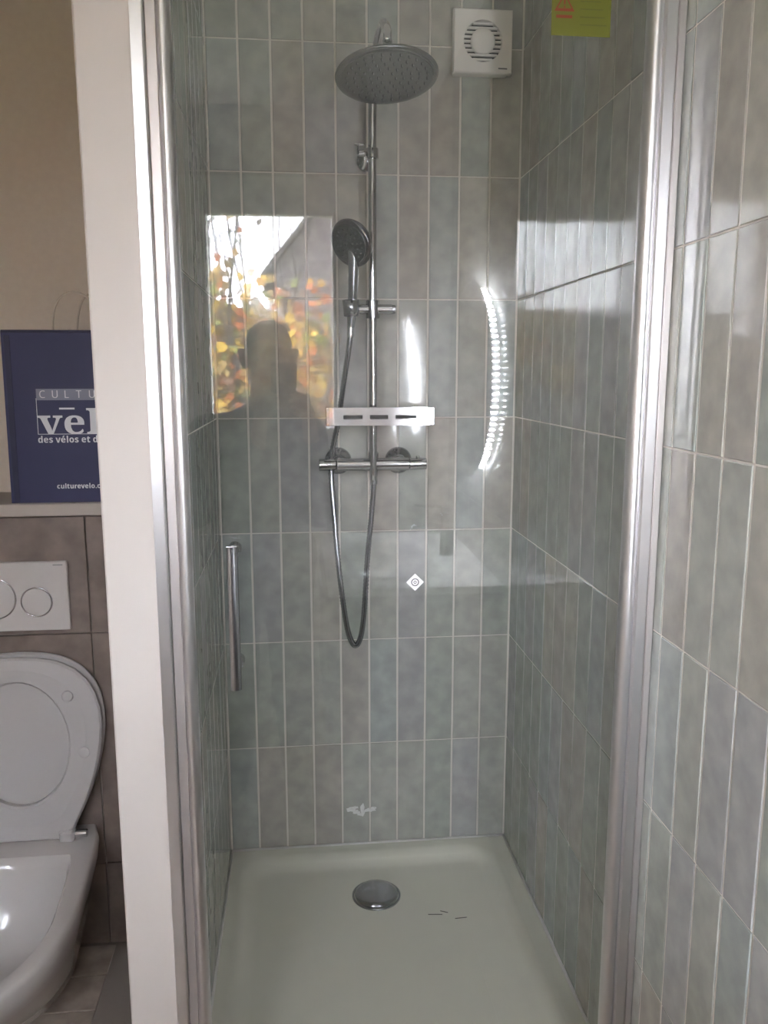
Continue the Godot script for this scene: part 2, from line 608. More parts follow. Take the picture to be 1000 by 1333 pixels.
func room() -> void:
	var tiles := [M.tile0, M.tile1, M.tile2, M.tile3, M.tile4, M.tile5, M.tile0, M.tile2]
	var wb := struct("wall_back", boxes([[Vector3(-0.0485, -0.15, -0.15), Vector3(0.93, CEIL, -0.0018)]]), M.grout, "shower back wall of narrow upright grey-green glazed tiles", "wall")
	tile_wall(wb, 10, 8, Vector3(0.0013, 0, -0.008), Vector3.RIGHT, 0.0, tiles)
	var wr := struct("wall_right", boxes([[Vector3(XR + 0.0018, -0.15, -0.0018), Vector3(0.93, CEIL, ZW + 0.25)]]), M.grout, "long right wall of narrow upright grey-green tiles, running past the shower", "wall")
	tile_wall(wr, 35, 8, Vector3(XR + 0.008, 0, 0.0), Vector3.BACK, -PI / 2, tiles)
	part("painted_panel", boxes([[Vector3(XR, FLOOR, 2.716), Vector3(XR + 0.0085, CEIL, ZW)]]), M.wall_white, wr)
	struct("baseboard_right", boxes([[Vector3(XR - 0.001, FLOOR, 0.91), Vector3(XR + 0.0085, -0.004, 2.714)]], 0.001), M.stone0, "low grey tile strip along the foot of the right wall", "baseboard")
	var wp := struct("wall_partition", boxes([[Vector3(-0.088, FLOOR, -0.008), Vector3(-0.0085, CEIL, 0.9)]], 0.003), M.wall_white, "white painted partition end between toilet and shower", "wall")
	part("grout_bed", boxes([[Vector3(-0.0086, -0.05, -0.008), Vector3(-0.0018, CEIL, 0.86)]]), M.grout, wp)
	tile_wall(wp, 11, 8, Vector3(-0.008, 0, 0.0), Vector3.BACK, PI / 2, tiles)
	struct("wall_alcove", boxes([[Vector3(XL - 0.15, FLOOR, -0.15), Vector3(-0.0485, CEIL, 0.0)]]), M.wall_greige, "greige painted wall above the toilet ledge", "wall")
	struct("wall_left", boxes([[Vector3(XL - 0.15, FLOOR, 0.0), Vector3(XL, CEIL, ZW + 0.25)]]), M.wall_greige, "greige painted wall on the toilet side", "wall")
	# window wall: four blocks round the opening
	struct("wall_front", boxes([
		[Vector3(XL, FLOOR, ZW), Vector3(-0.89, CEIL, ZW + 0.25)], [Vector3(-0.43, FLOOR, ZW), Vector3(-0.32, CEIL, ZW + 0.25)],
		[Vector3(-0.89, FLOOR, ZW), Vector3(-0.43, 1.42, ZW + 0.25)], [Vector3(-0.89, 2.135, ZW), Vector3(-0.43, CEIL, ZW + 0.25)], [Vector3(0.52, FLOOR, ZW), Vector3(XR + 0.008, CEIL, ZW + 0.25)],
		[Vector3(-0.32, FLOOR, ZW), Vector3(0.52, 0.92, ZW + 0.25)], [Vector3(-0.32, 2.135, ZW), Vector3(0.52, CEIL, ZW + 0.25)]]), M.wall_white, "white window wall behind the photographer", "wall")
	struct("ceiling", boxes([[Vector3(XL - 0.15, CEIL, -0.15), Vector3(0.93, CEIL + 0.15, ZW + 0.25)]]), M.ceiling, "plain white ceiling", "ceiling")
	# floor slab with tiles
	var fl := struct("floor", boxes([[Vector3(XL - 0.15, FLOOR - 0.2, -0.15), Vector3(0.93, FLOOR - 0.004, ZW + 0.25)]]), M.grout_dark, "dark taupe tiled bathroom floor", "floor")
	var zs := [0.21, 0.43, 1.03, 1.63, 2.23, 2.83, 3.26]
	var xs := [XL, -0.875, -0.575, -0.275, 0.025, 0.325, 0.625, XR]
	for i in xs.size() - 1:
		var zz: Array = zs
		if i == 2: zz = [0.21, 0.318, 0.43, 1.03, 1.63, 2.23, 2.83, 3.26]
		for j in zz.size() - 1:
			var x0: float = maxf(xs[i], XL)
			var z0: float = zz[j]
			if xs[i + 1] > -0.0 and zz[j + 1] <= 0.44: continue
			if xs[i + 1] > 0.0 and z0 < 0.9: z0 = 0.9
			var lo := Vector3(x0 + 0.0015, FLOOR - 0.005, z0 + 0.0015)
			var hi := Vector3(xs[i + 1] - 0.0015, FLOOR, zz[j + 1] - 0.0015)
			if xs[i] < -0.088 and xs[i + 1] > -0.088 and z0 < 0.9: hi.x = -0.09
			part("tile", box(hi - lo, 0.001), [M.floor0, M.floor1][rng.randi() % 2], fl, (lo + hi) * 0.5)
	# boxed-in cistern behind the toilet
	var wl := struct("wall_ledge", boxes([[Vector3(XL, FLOOR, 0.0), Vector3(-0.088, 0.992, 0.202)]]), M.grout_dark, "boxed-in cistern wall of large taupe tiles behind the toilet", "wall")
	var ty := [FLOOR, 0.115, 0.711, 0.992]
	var tx := [XL, -0.889, -0.589, -0.289, -0.088]
	for i in 4:
		for j in 3:
			var lo := Vector3(tx[i] + 0.0015, ty[j] + (0.0015 if j > 0 else 0.004), 0.2015)
			var hi := Vector3(tx[i + 1] - 0.0015, ty[j + 1] - 0.0015, 0.21)
			part("tile", box(hi - lo, 0.0012), [M.stone0, M.stone1][rng.randi() % 2], wl, (lo + hi) * 0.5)
	part("ledge_top", boxes([[Vector3(XL, 0.993, 0.001), Vector3(-0.0885, 1.022, 0.213)]], 0.002), M.ledge, wl)

func shower_tray() -> void:
	var t := thing("shower_tray", "white rectangular shower tray with rounded sunken floor, under the round drain cover", "shower tray", Vector3(0, 0, 0))
	var nx := 56
	var nz := 64
	var x0 := 0.0006
	var x1 := XR - 0.0006
	var z0 := 0.0006
	var z1 := 0.905
	var st := begin(true)
	var g := []
	for j in nz + 1:
		var r := []
		for i in nx + 1:
			var x := lerpf(x0, x1, float(i) / nx)
			var z := lerpf(z0, z1, float(j) / nz)
			var c := Vector2(0.386, 0.442)
			var half := Vector2(0.386 - 0.040, 0.442 - 0.040)
			var q := (Vector2(x, z) - c).abs() - half + Vector2.ONE * 0.085
			var sd := q.max(Vector2.ZERO).length() + minf(maxf(q.x, q.y), 0.0) - 0.085
			var dep := smoothstep(0.0, 0.034, -sd) * 0.024
			dep += 0.006 * clampf(1.0 - Vector2(x - 0.388, z - 0.195).length() / 0.6, 0.0, 1.0) * smoothstep(0.0, 0.06, -sd)
			r.append(Vector3(x, -0.0025 - dep, z))
		g.append(r)
	for j in nz:
		for i in nx:
			quad(st, g[j][i], g[j][i + 1], g[j + 1][i + 1], g[j + 1][i], Vector3.UP)
	st.set_smooth_group(-1)
	quad(st, Vector3(x0, FLOOR, z1), Vector3(x1, FLOOR, z1), Vector3(x1, -0.0025, z1), Vector3(x0, -0.0025, z1), Vector3.BACK)
	part("basin", done(st), M.tray, t)
	# sealant bead along the three walls
	part("sealant", tube([Vector3(0.002, -0.001, 0.002), Vector3(0.7757, -0.001, 0.002)], 0.0035, 6), M.white_satin, t)
	part("sealant", tube([Vector3(0.002, -0.001, 0.002), Vector3(0.002, -0.001, 0.86)], 0.0035, 6), M.white_satin, t)
	part("sealant", tube([Vector3(0.7757, -0.001, 0.002), Vector3(0.7757, -0.001, 0.86)], 0.0035, 6), M.white_satin, t)
	# dark scuffs on the floor of the tray
	for s in [[0.528, 0.292, 0.036, -0.1], [0.552, 0.284, 0.020, -0.45], [0.590, 0.312, 0.030, 0.05]]:
		part("scuff_mark", boxes([[Vector3(-s[2] * 0.5, 0, -0.0012), Vector3(s[2] * 0.5, 0.0006, 0.0012)]]), M.scuff, t, Vector3(s[0], -0.0302, s[1]), Vector3(0, s[3], 0)).set_meta("label", "thin dark scuff")
	var d := thing("drain_cover", "round domed grey drain cover in the shower tray", "drain cover", Vector3(0.388, -0.0325, 0.197))
	part("flange", lathe([Vector2(0.052, 0.0), Vector2(0.0635, 0.0005), Vector2(0.0635, 0.003), Vector2(0.0605, 0.0045), Vector2(0.058, 0.003)], 40), M.chrome_soft, d)
	part("dome", lathe([Vector2(0.056, 0.001), Vector2(0.057, 0.006), Vector2(0.054, 0.010), Vector2(0.044, 0.0135), Vector2(0.028, 0.016), Vector2(0.012, 0.0172), Vector2(0, 0.0175)], 40), M.chrome_soft, d)

# profile of the door frame in (x, z), laid along +x from the wall
func enclosure() -> void:
	var top := 1.985
	var f := thing("door_frame", "brushed aluminium frame holding the glass shower door", "door frame", Vector3(0, 0, 0))
	for s in [-1.0, 1.0]:
		var wx := 0.0 if s < 0.0 else XR
		var chan := PackedVector2Array()
		var hook := PackedVector2Array()
		var bead := PackedVector2Array()
		var mk := func(list: Array) -> PackedVector2Array:
			var p := PackedVector2Array()
			for v in list: p.append(Vector2(wx - s * v.x, v.y))
			return p
		if s < 0.0:
			hook = mk.call([Vector2(0.0065, 0.884), Vector2(0.0065, 0.893), Vector2(0.0075, 0.894), Vector2(0.0205, 0.894), Vector2(0.0225, 0.892), Vector2(0.0225, 0.884)])
			chan = mk.call([Vector2(-0.012, 0.9035), Vector2(0.004, 0.9035), Vector2(0.006, 0.902), Vector2(0.006, 0.890), Vector2(0.018, 0.890), Vector2(0.0185, 0.866), Vector2(0.001, 0.866), Vector2(0.001, 0.8995), Vector2(-0.012, 0.9005)])
		else:
			chan = mk.call([Vector2(0.0005, 0.862), Vector2(0.0005, 0.902), Vector2(0.003, 0.905), Vector2(0.012, 0.905), Vector2(0.0135, 0.9025), Vector2(0.0135, 0.898), Vector2(0.026, 0.898), Vector2(0.027, 0.866), Vector2(0.026, 0.862)])
			hook = mk.call([Vector2(0.0145, 0.8985), Vector2(0.0145, 0.9035), Vector2(0.016, 0.905), Vector2(0.031, 0.905), Vector2(0.0335, 0.9015), Vector2(0.0335, 0.8960)])
		var r := 0.0105
		var cx := 0.0310 if s < 0.0 else 0.0420
		for k in 20:
			var a := TAU * k / 20.0
			bead.append(Vector2(wx - s * (cx + cos(a) * r * (1.0 if s < 0.0 else 1.15)), 0.8865 + sin(a) * 0.0165))
		part("wall_channel", extrude(chan, 0.0, top), M.aluminium if s < 0.0 else M.aluminium_dull, f)
		part("cover_strip", extrude(hook, 0.0, top), M.aluminium_dull if s < 0.0 else M.aluminium, f)
		var st := begin(true)
		for k in 20:
			var p := bead[k]
			var q := bead[(k + 1) % 20]
			var o := (p + q) * 0.5 - Vector2(wx - s * cx, 0.8865)
			quad(st, Vector3(p.x, 0, p.y), Vector3(q.x, 0, q.y), Vector3(q.x, top, q.y), Vector3(p.x, top, p.y), Vector3(o.x, 0, o.y))
		part("rounded_upright", done(st), M.aluminium, f)
	part("sill_strip", boxes([[Vector3(0.03, -0.0023, 0.868), Vector3(0.742, 0.012, 0.892)]], 0.003), M.aluminium, f)
	part("header_rail", boxes([[Vector3(0.0, top, 0.864), Vector3(XR, top + 0.03, 0.904)]], 0.003), M.aluminium, f)
	# pivoting glass door with its handle and stickers
	var d := thing("shower_door", "clear glass shower door with a slim upright bar handle and reflections of the window", "shower door", Vector3(0, 0, GLASS_Z))
	part("glass_pane", box(Vector3(0.690, 1.955, 0.006)), M.glass, d, Vector3(0.0385 + 0.345, 0.0185 + 0.9775, 0))
	part("seal_strip", box(Vector3(0.004, 1.955, 0.012), 0.001), M.seal, d, Vector3(0.7305, 0.996, 0))
	var hp := PackedVector2Array([Vector2(-0.0083, -0.004), Vector2(-0.0083, 0.001)])
	for k in 13: hp.append(Vector2(-0.0083 * cos(PI * k / 12.0), 0.001 + 0.0065 * sin(PI * k / 12.0)))
	hp.append(Vector2(0.0083, -0.004))
	var h := part("handle", extrude(hp, -0.113, 0.113), M.chrome_soft, d, Vector3(0.1035, 0.947, 0.036))
	part("standoff", rod(Vector3(0, 0.098, -0.005), Vector3(0, 0.098, -0.033), 0.006), M.chrome, h)
	part("standoff", rod(Vector3(0, -0.086, -0.005), Vector3(0, -0.086, -0.033), 0.006), M.chrome, h)
	part("inner_knob", lathe([Vector2(0.0, -0.002), Vector2(0.009, -0.002), Vector2(0.0095, 0.004), Vector2(0.007, 0.010), Vector2(0.0105, 0.017), Vector2(0.0105, 0.023), Vector2(0.008, 0.026), Vector2(0, 0.026)], 24), M.chrome, h, Vector3(0, 0.098, -0.039), Vector3(-PI / 2, 0, 0))
	part("inner_knob", lathe([Vector2(0.0, -0.002), Vector2(0.009, -0.002), Vector2(0.0095, 0.004), Vector2(0.007, 0.010), Vector2(0.0105, 0.017), Vector2(0.0105, 0.023), Vector2(0.008, 0.026), Vector2(0, 0.026)], 24), M.chrome, h, Vector3(0, -0.086, -0.039), Vector3(-PI / 2, 0, 0))
	# small square sticker standing on its corner
	var ds := part("diamond_sticker", box(Vector3(0.0198, 0.0198, 0.0008)), M.sticker_white, d, Vector3(0.3865, 0.9885, 0.0036), Vector3(0, 0, PI / 4))
	ds.set_meta("label", "white diamond sticker with a round grey emblem")
	part("emblem", lathe([Vector2(0.0046, 0), Vector2(0.0046, 0.0003), Vector2(0.0066, 0.0003), Vector2(0.0066, 0)], 24, false), M.grey_print, ds, Vector3(0, 0, 0.0004), Vector3(PI / 2, 0, 0))
	part("emblem", lathe([Vector2(0.0013, 0), Vector2(0.0013, 0.0003), Vector2(0.0027, 0.0003), Vector2(0.0027, 0)], 20, false), M.grey_print, ds, Vector3(0, 0, 0.0004), Vector3(PI / 2, 0, 0))
	# yellow warning sticker near the top
	var ys := part("warning_sticker", box(Vector3(0.0885, 0.125, 0.0006)), M.sticker_yellow, d, Vector3(0.6255, 1.8625, 0.0034))
	ys.set_meta("label", "yellow-green warning sticker with a red triangle")
	var st2 := begin()
	var tp := [Vector3(0, 0.013, 0), Vector3(-0.015, -0.012, 0), Vector3(0.015, -0.012, 0)]
	for k in 3:
		var a: Vector3 = tp[k]
		var c: Vector3 = tp[(k + 1) % 3]
		quad(st2, a, c, c * 0.68, a * 0.68, Vector3.BACK)
	part("warning_triangle", done(st2), M.sticker_red, ys, Vector3(-0.0255, -0.018, 0.0006))
	part("exclamation_mark", boxes([[Vector3(-0.0012, -0.003, 0), Vector3(0.0012, 0.0045, 0.0003)], [Vector3(-0.0012, -0.0075, 0), Vector3(0.0012, -0.005, 0.0003)]]), M.sticker_red, ys, Vector3(-0.0255, -0.018, 0.0005))
	part("printed_line", boxes([[Vector3(-0.012, -0.002, 0), Vector3(0.012, 0.002, 0.0003)]]), M.sticker_red, ys, Vector3(-0.0255, -0.037, 0.0003))
	for k in 9:
		part("printed_line", boxes([[Vector3(0, 0, 0), Vector3(0.040 - 0.003 * (k * 5 % 4), 0.0016, 0.0003)]]), M.sticker_text, ys, Vector3(-0.002, -0.048 + 0.0105 * k, 0.0003))

func shower_fittings() -> void:
	# riser with overhead shower
	var c := thing("shower_column", "chrome overhead shower column with a large round rain head on a curved arm", "shower", Vector3(0.394, 1.05, 0.08))
	var arm := curve([Vector3(0, 0.0, 0), Vector3(0, 0.45, 0), Vector3(0, 0.80, 0), Vector3(0.003, 0.945, 0.004), Vector3(0.008, 1.005, 0.04), Vector3(0.010, 1.018, 0.10), Vector3(0.008, 1.000, 0.18), Vector3(0.006, 0.955, 0.262), Vector3(0.005, 0.925, 0.283)], 8)
	part("riser_pipe", tube(arm, 0.0100, 20), M.chrome, c)
	var head := part("rain_head", lathe([Vector2(0.0, -0.0045), Vector2(0.098, -0.0045), Vector2(0.1035, -0.003), Vector2(0.105, 0.0), Vector2(0.1035, 0.003), Vector2(0.09, 0.0055), Vector2(0.03, 0.009), Vector2(0.018, 0.016), Vector2(0.014, 0.034), Vector2(0, 0.034)], 56), M.chrome_dark, c, Vector3(0.003, 0.858, 0.292), Vector3(-0.20, 0, 0.035))
	part("spray_face", lathe([Vector2(0, -0.0052), Vector2(0.093, -0.0052), Vector2(0.0945, -0.0042), Vector2(0, -0.0042)], 48, false), M.shower_face, head)
	var nm := begin(true)
	for ring in [[0.018, 6], [0.034, 12], [0.05, 18], [0.066, 24], [0.082, 28]]:
		for k in ring[1]:
			var a: float = TAU * k / ring[1]
			add_lathe(nm, [Vector2(0, -0.0028), Vector2(0.0014, -0.0026), Vector2(0.0021, 0)], 6, Transform3D(Basis.IDENTITY, Vector3(cos(a) * ring[0], -0.0052, sin(a) * ring[0])))
	tag(part("nozzles", done(nm), M.nozzle_grey, head), "", "", "", "stuff")
	# upper wall bracket
	var br := part("wall_bracket", rod(Vector3(-0.008, 0, -0.008), Vector3(-0.008, 0, -0.074), 0.0075), M.chrome, c, Vector3(-0.001, 0.782, 0.0))
	part("rosette", rod(Vector3(-0.008, 0.0, -0.0795), Vector3(-0.008, 0.0, -0.072), 0.024), M.chrome, br)
	part("clamp", rod(Vector3(0, -0.012, 0), Vector3(0, 0.012, 0), 0.0150), M.chrome, br, Vector3(0.001, 0, 0))
	part("clamp_screw", rod(Vector3(-0.016, 0, 0), Vector3(-0.032, 0, 0), 0.0075), M.chrome, br)
	part("clamp_lever", box(Vector3(0.024, 0.004, 0.012), 0.0015), M.chrome, br, Vector3(-0.030, 0.020, 0.0))
	part("clamp_lever", box(Vector3(0.004, 0.022, 0.010), 0.0015), M.chrome, br, Vector3(-0.034, 0.008, 0.0))
	# sliding holder for the hand shower
	var sl := part("slider", rod(Vector3(-0.056, 0, 0), Vector3(0.048, 0, 0), 0.0125), M.chrome, c, Vector3(0.0, 0.421, 0.0))
	part("collar", rod(Vector3(0, -0.022, 0), Vector3(0, 0.022, 0), 0.0165), M.chrome_soft, sl)
	part("cradle", lathe([Vector2(0.0125, -0.018), Vector2(0.0185, -0.018), Vector2(0.0205, 0.020), Vector2(0.0145, 0.020)], 24), M.chrome_soft, sl, Vector3(-0.055, 0.0, 0.030), Vector3(0.16, 0, 0.05))
	part("lock_knob", rod(Vector3(0.046, 0, 0), Vector3(0.056, 0, 0), 0.0105), M.chrome_soft, sl)

	# hand shower with its hose
	var hs := thing("hand_shower", "round chrome hand shower hanging in its holder with a ribbed metal hose", "hand shower", Vector3(0.341, 1.47, 0.11))
	part("grip", tube(curve([Vector3(-0.0035, -0.050, -0.008), Vector3(0, 0, 0), Vector3(0.002, 0.06, 0.012), Vector3(0.003, 0.115, 0.020), Vector3(0.000, 0.150, 0.022)], 5), [0.0085, 0.009, 0.0095, 0.0105, 0.011, 0.011, 0.0112, 0.0115, 0.0118, 0.012, 0.012, 0.0122, 0.0124, 0.0126, 0.013, 0.0135, 0.014, 0.0145, 0.015, 0.015, 0.014], 18), M.chrome_soft, hs)
	var face := Basis.looking_at(Vector3(0.62, 0.42, -0.66), Vector3.UP)   # -Z looks away from the spray side
	var hb := Basis(face.x, face.z, -face.y)
	var hh := part("spray_head", lathe([Vector2(0, 0.006), Vector2(0.050, 0.006), Vector2(0.055, 0.003), Vector2(0.057, -0.003), Vector2(0.053, -0.012), Vector2(0.036, -0.021), Vector2(0.016, -0.025), Vector2(0, -0.026)], 40), M.chrome_dark, hs, Vector3(-0.004, 0.146, 0.034))
	hh.basis = hb
	part("spray_face", lathe([Vector2(0, 0.0072), Vector2(0.046, 0.0072), Vector2(0.047, 0.006), Vector2(0, 0.006)], 36, false), M.shower_face, hh)
	var hn := begin(true)
	for ring in [[0.012, 6], [0.024, 12], [0.036, 18]]:
		for k in ring[1]:
			var a: float = TAU * k / ring[1]
			add_lathe(hn, [Vector2(0.0018, 0), Vector2(0.0013, 0.0016), Vector2(0, 0.0018)], 6, Transform3D(Basis.IDENTITY, Vector3(cos(a) * ring[0], 0.0072, sin(a) * ring[0])))
	tag(part("nozzles", done(hn), M.nozzle_grey, hh), "", "", "", "stuff")
	var o := Vector3(0.341, 1.47, 0.11)
	var path := curve([Vector3(0.3375, 1.42, 0.102), Vector3(0.3345, 1.385, 0.098), Vector3(0.3225, 1.30, 0.074), Vector3(0.3085, 1.20, 0.052), Vector3(0.2895, 1.088, 0.034), Vector3(0.296, 0.94, 0.055), Vector3(0.3045, 0.82, 0.072), Vector3(0.317, 0.708, 0.08), Vector3(0.3295, 0.640, 0.08), Vector3(0.346, 0.612, 0.08), Vector3(0.361, 0.642, 0.08), Vector3(0.370, 0.716, 0.078), Vector3(0.378, 0.839, 0.076), Vector3(0.388, 0.94, 0.074), Vector3(0.3955, 1.03, 0.072), Vector3(0.396, 1.052, 0.071)], 26)
	var hp := []
	var hr := []
	for i in path.size():
		hp.append(path[i] - o)
		hr.append(0.0062 if i % 2 == 0 else 0.0078)
	part("hose", tube(hp, hr, 12), M.chrome_soft, hs)
	part("hose_nut", rod(path[0] + Vector3(0, 0.014, 0.001) - o, path[0] + Vector3(0, -0.018, 0.001) - o, 0.0092), M.chrome, hs)
	part("hose_nut", rod(Vector3(0.396, 1.066, 0.071) - o, Vector3(0.396, 1.036, 0.071) - o, 0.0098), M.chrome, hs)

	# thermostatic mixer
	var mx := thing("shower_mixer", "chrome bar mixer valve on two round wall plates below the shelf", "mixer", Vector3(0.394, 1.088, 0.07))
	part("valve_body", rod(Vector3(-0.092, 0, 0), Vector3(0.092, 0, 0), 0.0165), M.chrome, mx)
	for s in [-1.0, 1.0]:
		var kb := part("control_knob", rod(Vector3(s * 0.0935, 0, 0), Vector3(s * 0.137, 0, 0), 0.0155), M.chrome, mx)
		part("stop_button", rod(Vector3(s * 0.115, 0.012, 0.0), Vector3(s * 0.115, 0.021, 0.0), 0.0045), M.chrome, kb)
		part("wall_plate", lathe([Vector2(0, 0), Vector2(0.035, 0), Vector2(0.035, 0.003), Vector2(0.030, 0.009), Vector2(0.018, 0.013), Vector2(0.0125, 0.030), Vector2(0.0125, 0.057), Vector2(0, 0.057)], 36), M.chrome_soft, mx, Vector3(s * 0.079 - 0.006, 0.003, -0.069), Vector3(PI / 2, 0, 0))
	part("pipe_union", rod(Vector3(0.001, 0.013, 0.004), Vector3(0.001, 0.032, 0.006), 0.0125), M.chrome, mx)
	part("outlet", rod(Vector3(0.002, -0.030, 0.001), Vector3(0.002, -0.012, 0.001), 0.0105), M.chrome, mx)

	# soap shelf clipped on the riser
	var sh := thing("shower_shelf", "chrome shelf with slotted front clipped on the shower riser", "shelf", Vector3(0.405, 1.192, 0.127))
	var fr := begin()
	# front plate with three slots, built as bars
	var zf := 0.032
	for q in [[-0.124, 0.008, 0.124, 0.015], [-0.124, 0.025, 0.124, 0.043], [-0.124, 0.0, 0.124, 0.008], [-0.124, 0.015, -0.090, 0.025], [-0.044, 0.015, -0.026, 0.025], [0.018, 0.015, 0.036, 0.025], [0.088, 0.015, 0.124, 0.025]]:
		add_box(fr, Vector3((q[0] + q[2]) * 0.5, (q[1] + q[3]) * 0.5, zf), Vector3(q[2] - q[0], q[3] - q[1], 0.004))
	part("front_plate", done(fr), M.chrome, sh)
	part("base_plate", boxes([[Vector3(-0.122, 0.012, -0.028), Vector3(0.122, 0.016, 0.0305)]], 0.001), M.chrome_soft, sh)
	part("slot_back", boxes([[Vector3(-0.120, 0.002, 0.018), Vector3(0.120, 0.0115, 0.022)], [Vector3(-0.120, 0.0165, 0.018), Vector3(0.120, 0.040, 0.022)]]), M.slot, sh)
	for s in [-1.0, 1.0]:
		part("end_plate", boxes([[Vector3(-0.0035, 0, -0.030), Vector3(0.0035, 0.043, 0.034)]], 0.001), M.chrome_soft, sh, Vector3(s * 0.1275, 0, 0))
	part("riser_clip", boxes([[Vector3(-0.027, 0.004, -0.066), Vector3(0.005, 0.034, -0.0285)]], 0.003), M.chrome_soft, sh)

	# extractor fan
	var fan := thing("extractor_fan", "square white extractor fan with round grille high on the shower wall", "fan", Vector3(0.6655, 2.103, 0.0))
	part("housing", boxes([[Vector3(-0.068, -0.068, 0.0), Vector3(0.068, 0.068, 0.030)]], 0.004), M.plastic_white, fan)
	# faceplate with a round hole
	var fs := begin()
	var n := 48
	for k in n:
		var a := TAU * k / n
		var b2 := TAU * (k + 1) / n
		var sqp := func(t: float) -> Vector3:
			var m := maxf(absf(cos(t)), absf(sin(t)))
			return Vector3(cos(t) / m * 0.072, sin(t) / m * 0.072, 0)
		var ia := Vector3(cos(a), sin(a), 0) * 0.047
		var ib := Vector3(cos(b2), sin(b2), 0) * 0.047
		var oa: Vector3 = sqp.call(a)
		var ob: Vector3 = sqp.call(b2)
		var up := Vector3(0, 0, 0.046)
		quad(fs, ia + up, ib + up, ob * 0.965 + up, oa * 0.965 + up, Vector3.BACK)
		quad(fs, ob * 0.965 + up, oa * 0.965 + up, oa + Vector3(0, 0, 0.042), ob + Vector3(0, 0, 0.042), oa)
		quad(fs, oa + Vector3(0, 0, 0.042), ob + Vector3(0, 0, 0.042), ob + Vector3(0, 0, 0.030), oa + Vector3(0, 0, 0.030), oa)
		quad(fs, ia + up, ib + up, ib + Vector3(0, 0, 0.032), ia + Vector3(0, 0, 0.032), -ia)
		quad(fs, oa + Vector3(0, 0, 0.030), ob + Vector3(0, 0, 0.030), ib + Vector3(0, 0, 0.030), ia + Vector3(0, 0, 0.030), Vector3.FORWARD)
	part("faceplate", done(fs), M.plastic_white, fan)
	part("duct", lathe([Vector2(0, 0.0305), Vector2(0.0468, 0.0305), Vector2(0.0468, 0.0315), Vector2(0, 0.0315)], 36, false), M.dark, fan, Vector3.ZERO, Vector3(PI / 2, 0, 0))
	for k in 9:
		var y := -0.040 + 0.010 * k
		var hw := sqrt(maxf(0.0468 * 0.0468 - y * y, 0.0001))
		part("slat", box(Vector3(hw * 2.0, 0.0052, 0.008), 0.001), M.plastic_white, fan, Vector3(0, y, 0.0395))
	part("centre_cap", lathe([Vector2(0.0, 0.034), Vector2(0.029, 0.034), Vector2(0.030, 0.044), Vector2(0.027, 0.049), Vector2(0.015, 0.051), Vector2(0, 0.0515)], 36), M.plastic_white, fan, Vector3.ZERO, Vector3(PI / 2, 0, 0))
	part("maker_mark", boxes([[Vector3(0, 0, 0), Vector3(0.022, 0.0030, 0.0004)]]), M.grey_print, fan, Vector3(0.038, -0.062, 0.0461))

	# bright glint on the tiles above the drain, painted as thin white blobs
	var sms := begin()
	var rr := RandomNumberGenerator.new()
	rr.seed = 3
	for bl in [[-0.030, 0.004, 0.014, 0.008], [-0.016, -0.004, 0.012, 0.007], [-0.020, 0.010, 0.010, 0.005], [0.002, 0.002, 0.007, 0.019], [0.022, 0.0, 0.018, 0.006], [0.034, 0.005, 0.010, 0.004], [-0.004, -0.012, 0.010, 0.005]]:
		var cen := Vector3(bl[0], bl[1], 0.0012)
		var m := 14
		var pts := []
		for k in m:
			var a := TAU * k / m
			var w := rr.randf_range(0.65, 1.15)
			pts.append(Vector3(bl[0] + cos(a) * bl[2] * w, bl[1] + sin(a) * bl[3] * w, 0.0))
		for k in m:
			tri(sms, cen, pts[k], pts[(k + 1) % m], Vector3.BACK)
	tag(part("painted_glint", done(sms), M.painted_glint, self, Vector3(0.366, 0.099, 0.0006)), "small painted white glint on the back wall tiles above the drain", "painted_glint")

# ------------------------------------------------------------------ toilet side
func d_ring(xc: float, w: float, zb: float, length: float, y: float, n := 40) -> Array:
	var r := []
	var round_len := minf(w * 1.55, length)
	var straight := length - round_len
	for k in n:
		var t := float(k) / (n - 1)
		if t < 0.2:
			r.append(Vector3(xc - w * lerpf(0.80, 1.0, sqrt(t / 0.2)), y, zb + straight * t / 0.2))
		elif t > 0.8:
			r.append(Vector3(xc + w * lerpf(0.80, 1.0, sqrt((1.0 - t) / 0.2)), y, zb + straight * (1.0 - t) / 0.2))
		else:
			var a := PI * (t - 0.2) / 0.6
			r.append(Vector3(xc - w * cos(a), y, zb + straight + round_len * sin(a)))
	return r

func seat_outline(grow: float) -> Array:
	var prof := [[0.0, 0.106], [0.03, 0.118], [0.09, 0.147], [0.16, 0.172], [0.23, 0.187], [0.29, 0.191], [0.34, 0.184], [0.38, 0.166], [0.41, 0.139], [0.43, 0.104], [0.441, 0.062], [0.445, 0.0]]
	var ctl := []
	for p in prof: ctl.append(Vector3(p[1], p[0], 0))
	prof = []
	for v in curve(ctl, 4): prof.append([v.y, maxf(v.x, 0.0)])
	var left := []
	for p in prof: left.append(Vector2(-(p[1] + grow), p[0] + grow * (p[0] / 0.445 * 2.0 - 1.0)))
	var out := left.duplicate()
	for i in range(prof.size() - 2, -1, -1): out.append(Vector2(-left[i].x, left[i].y))
	return out

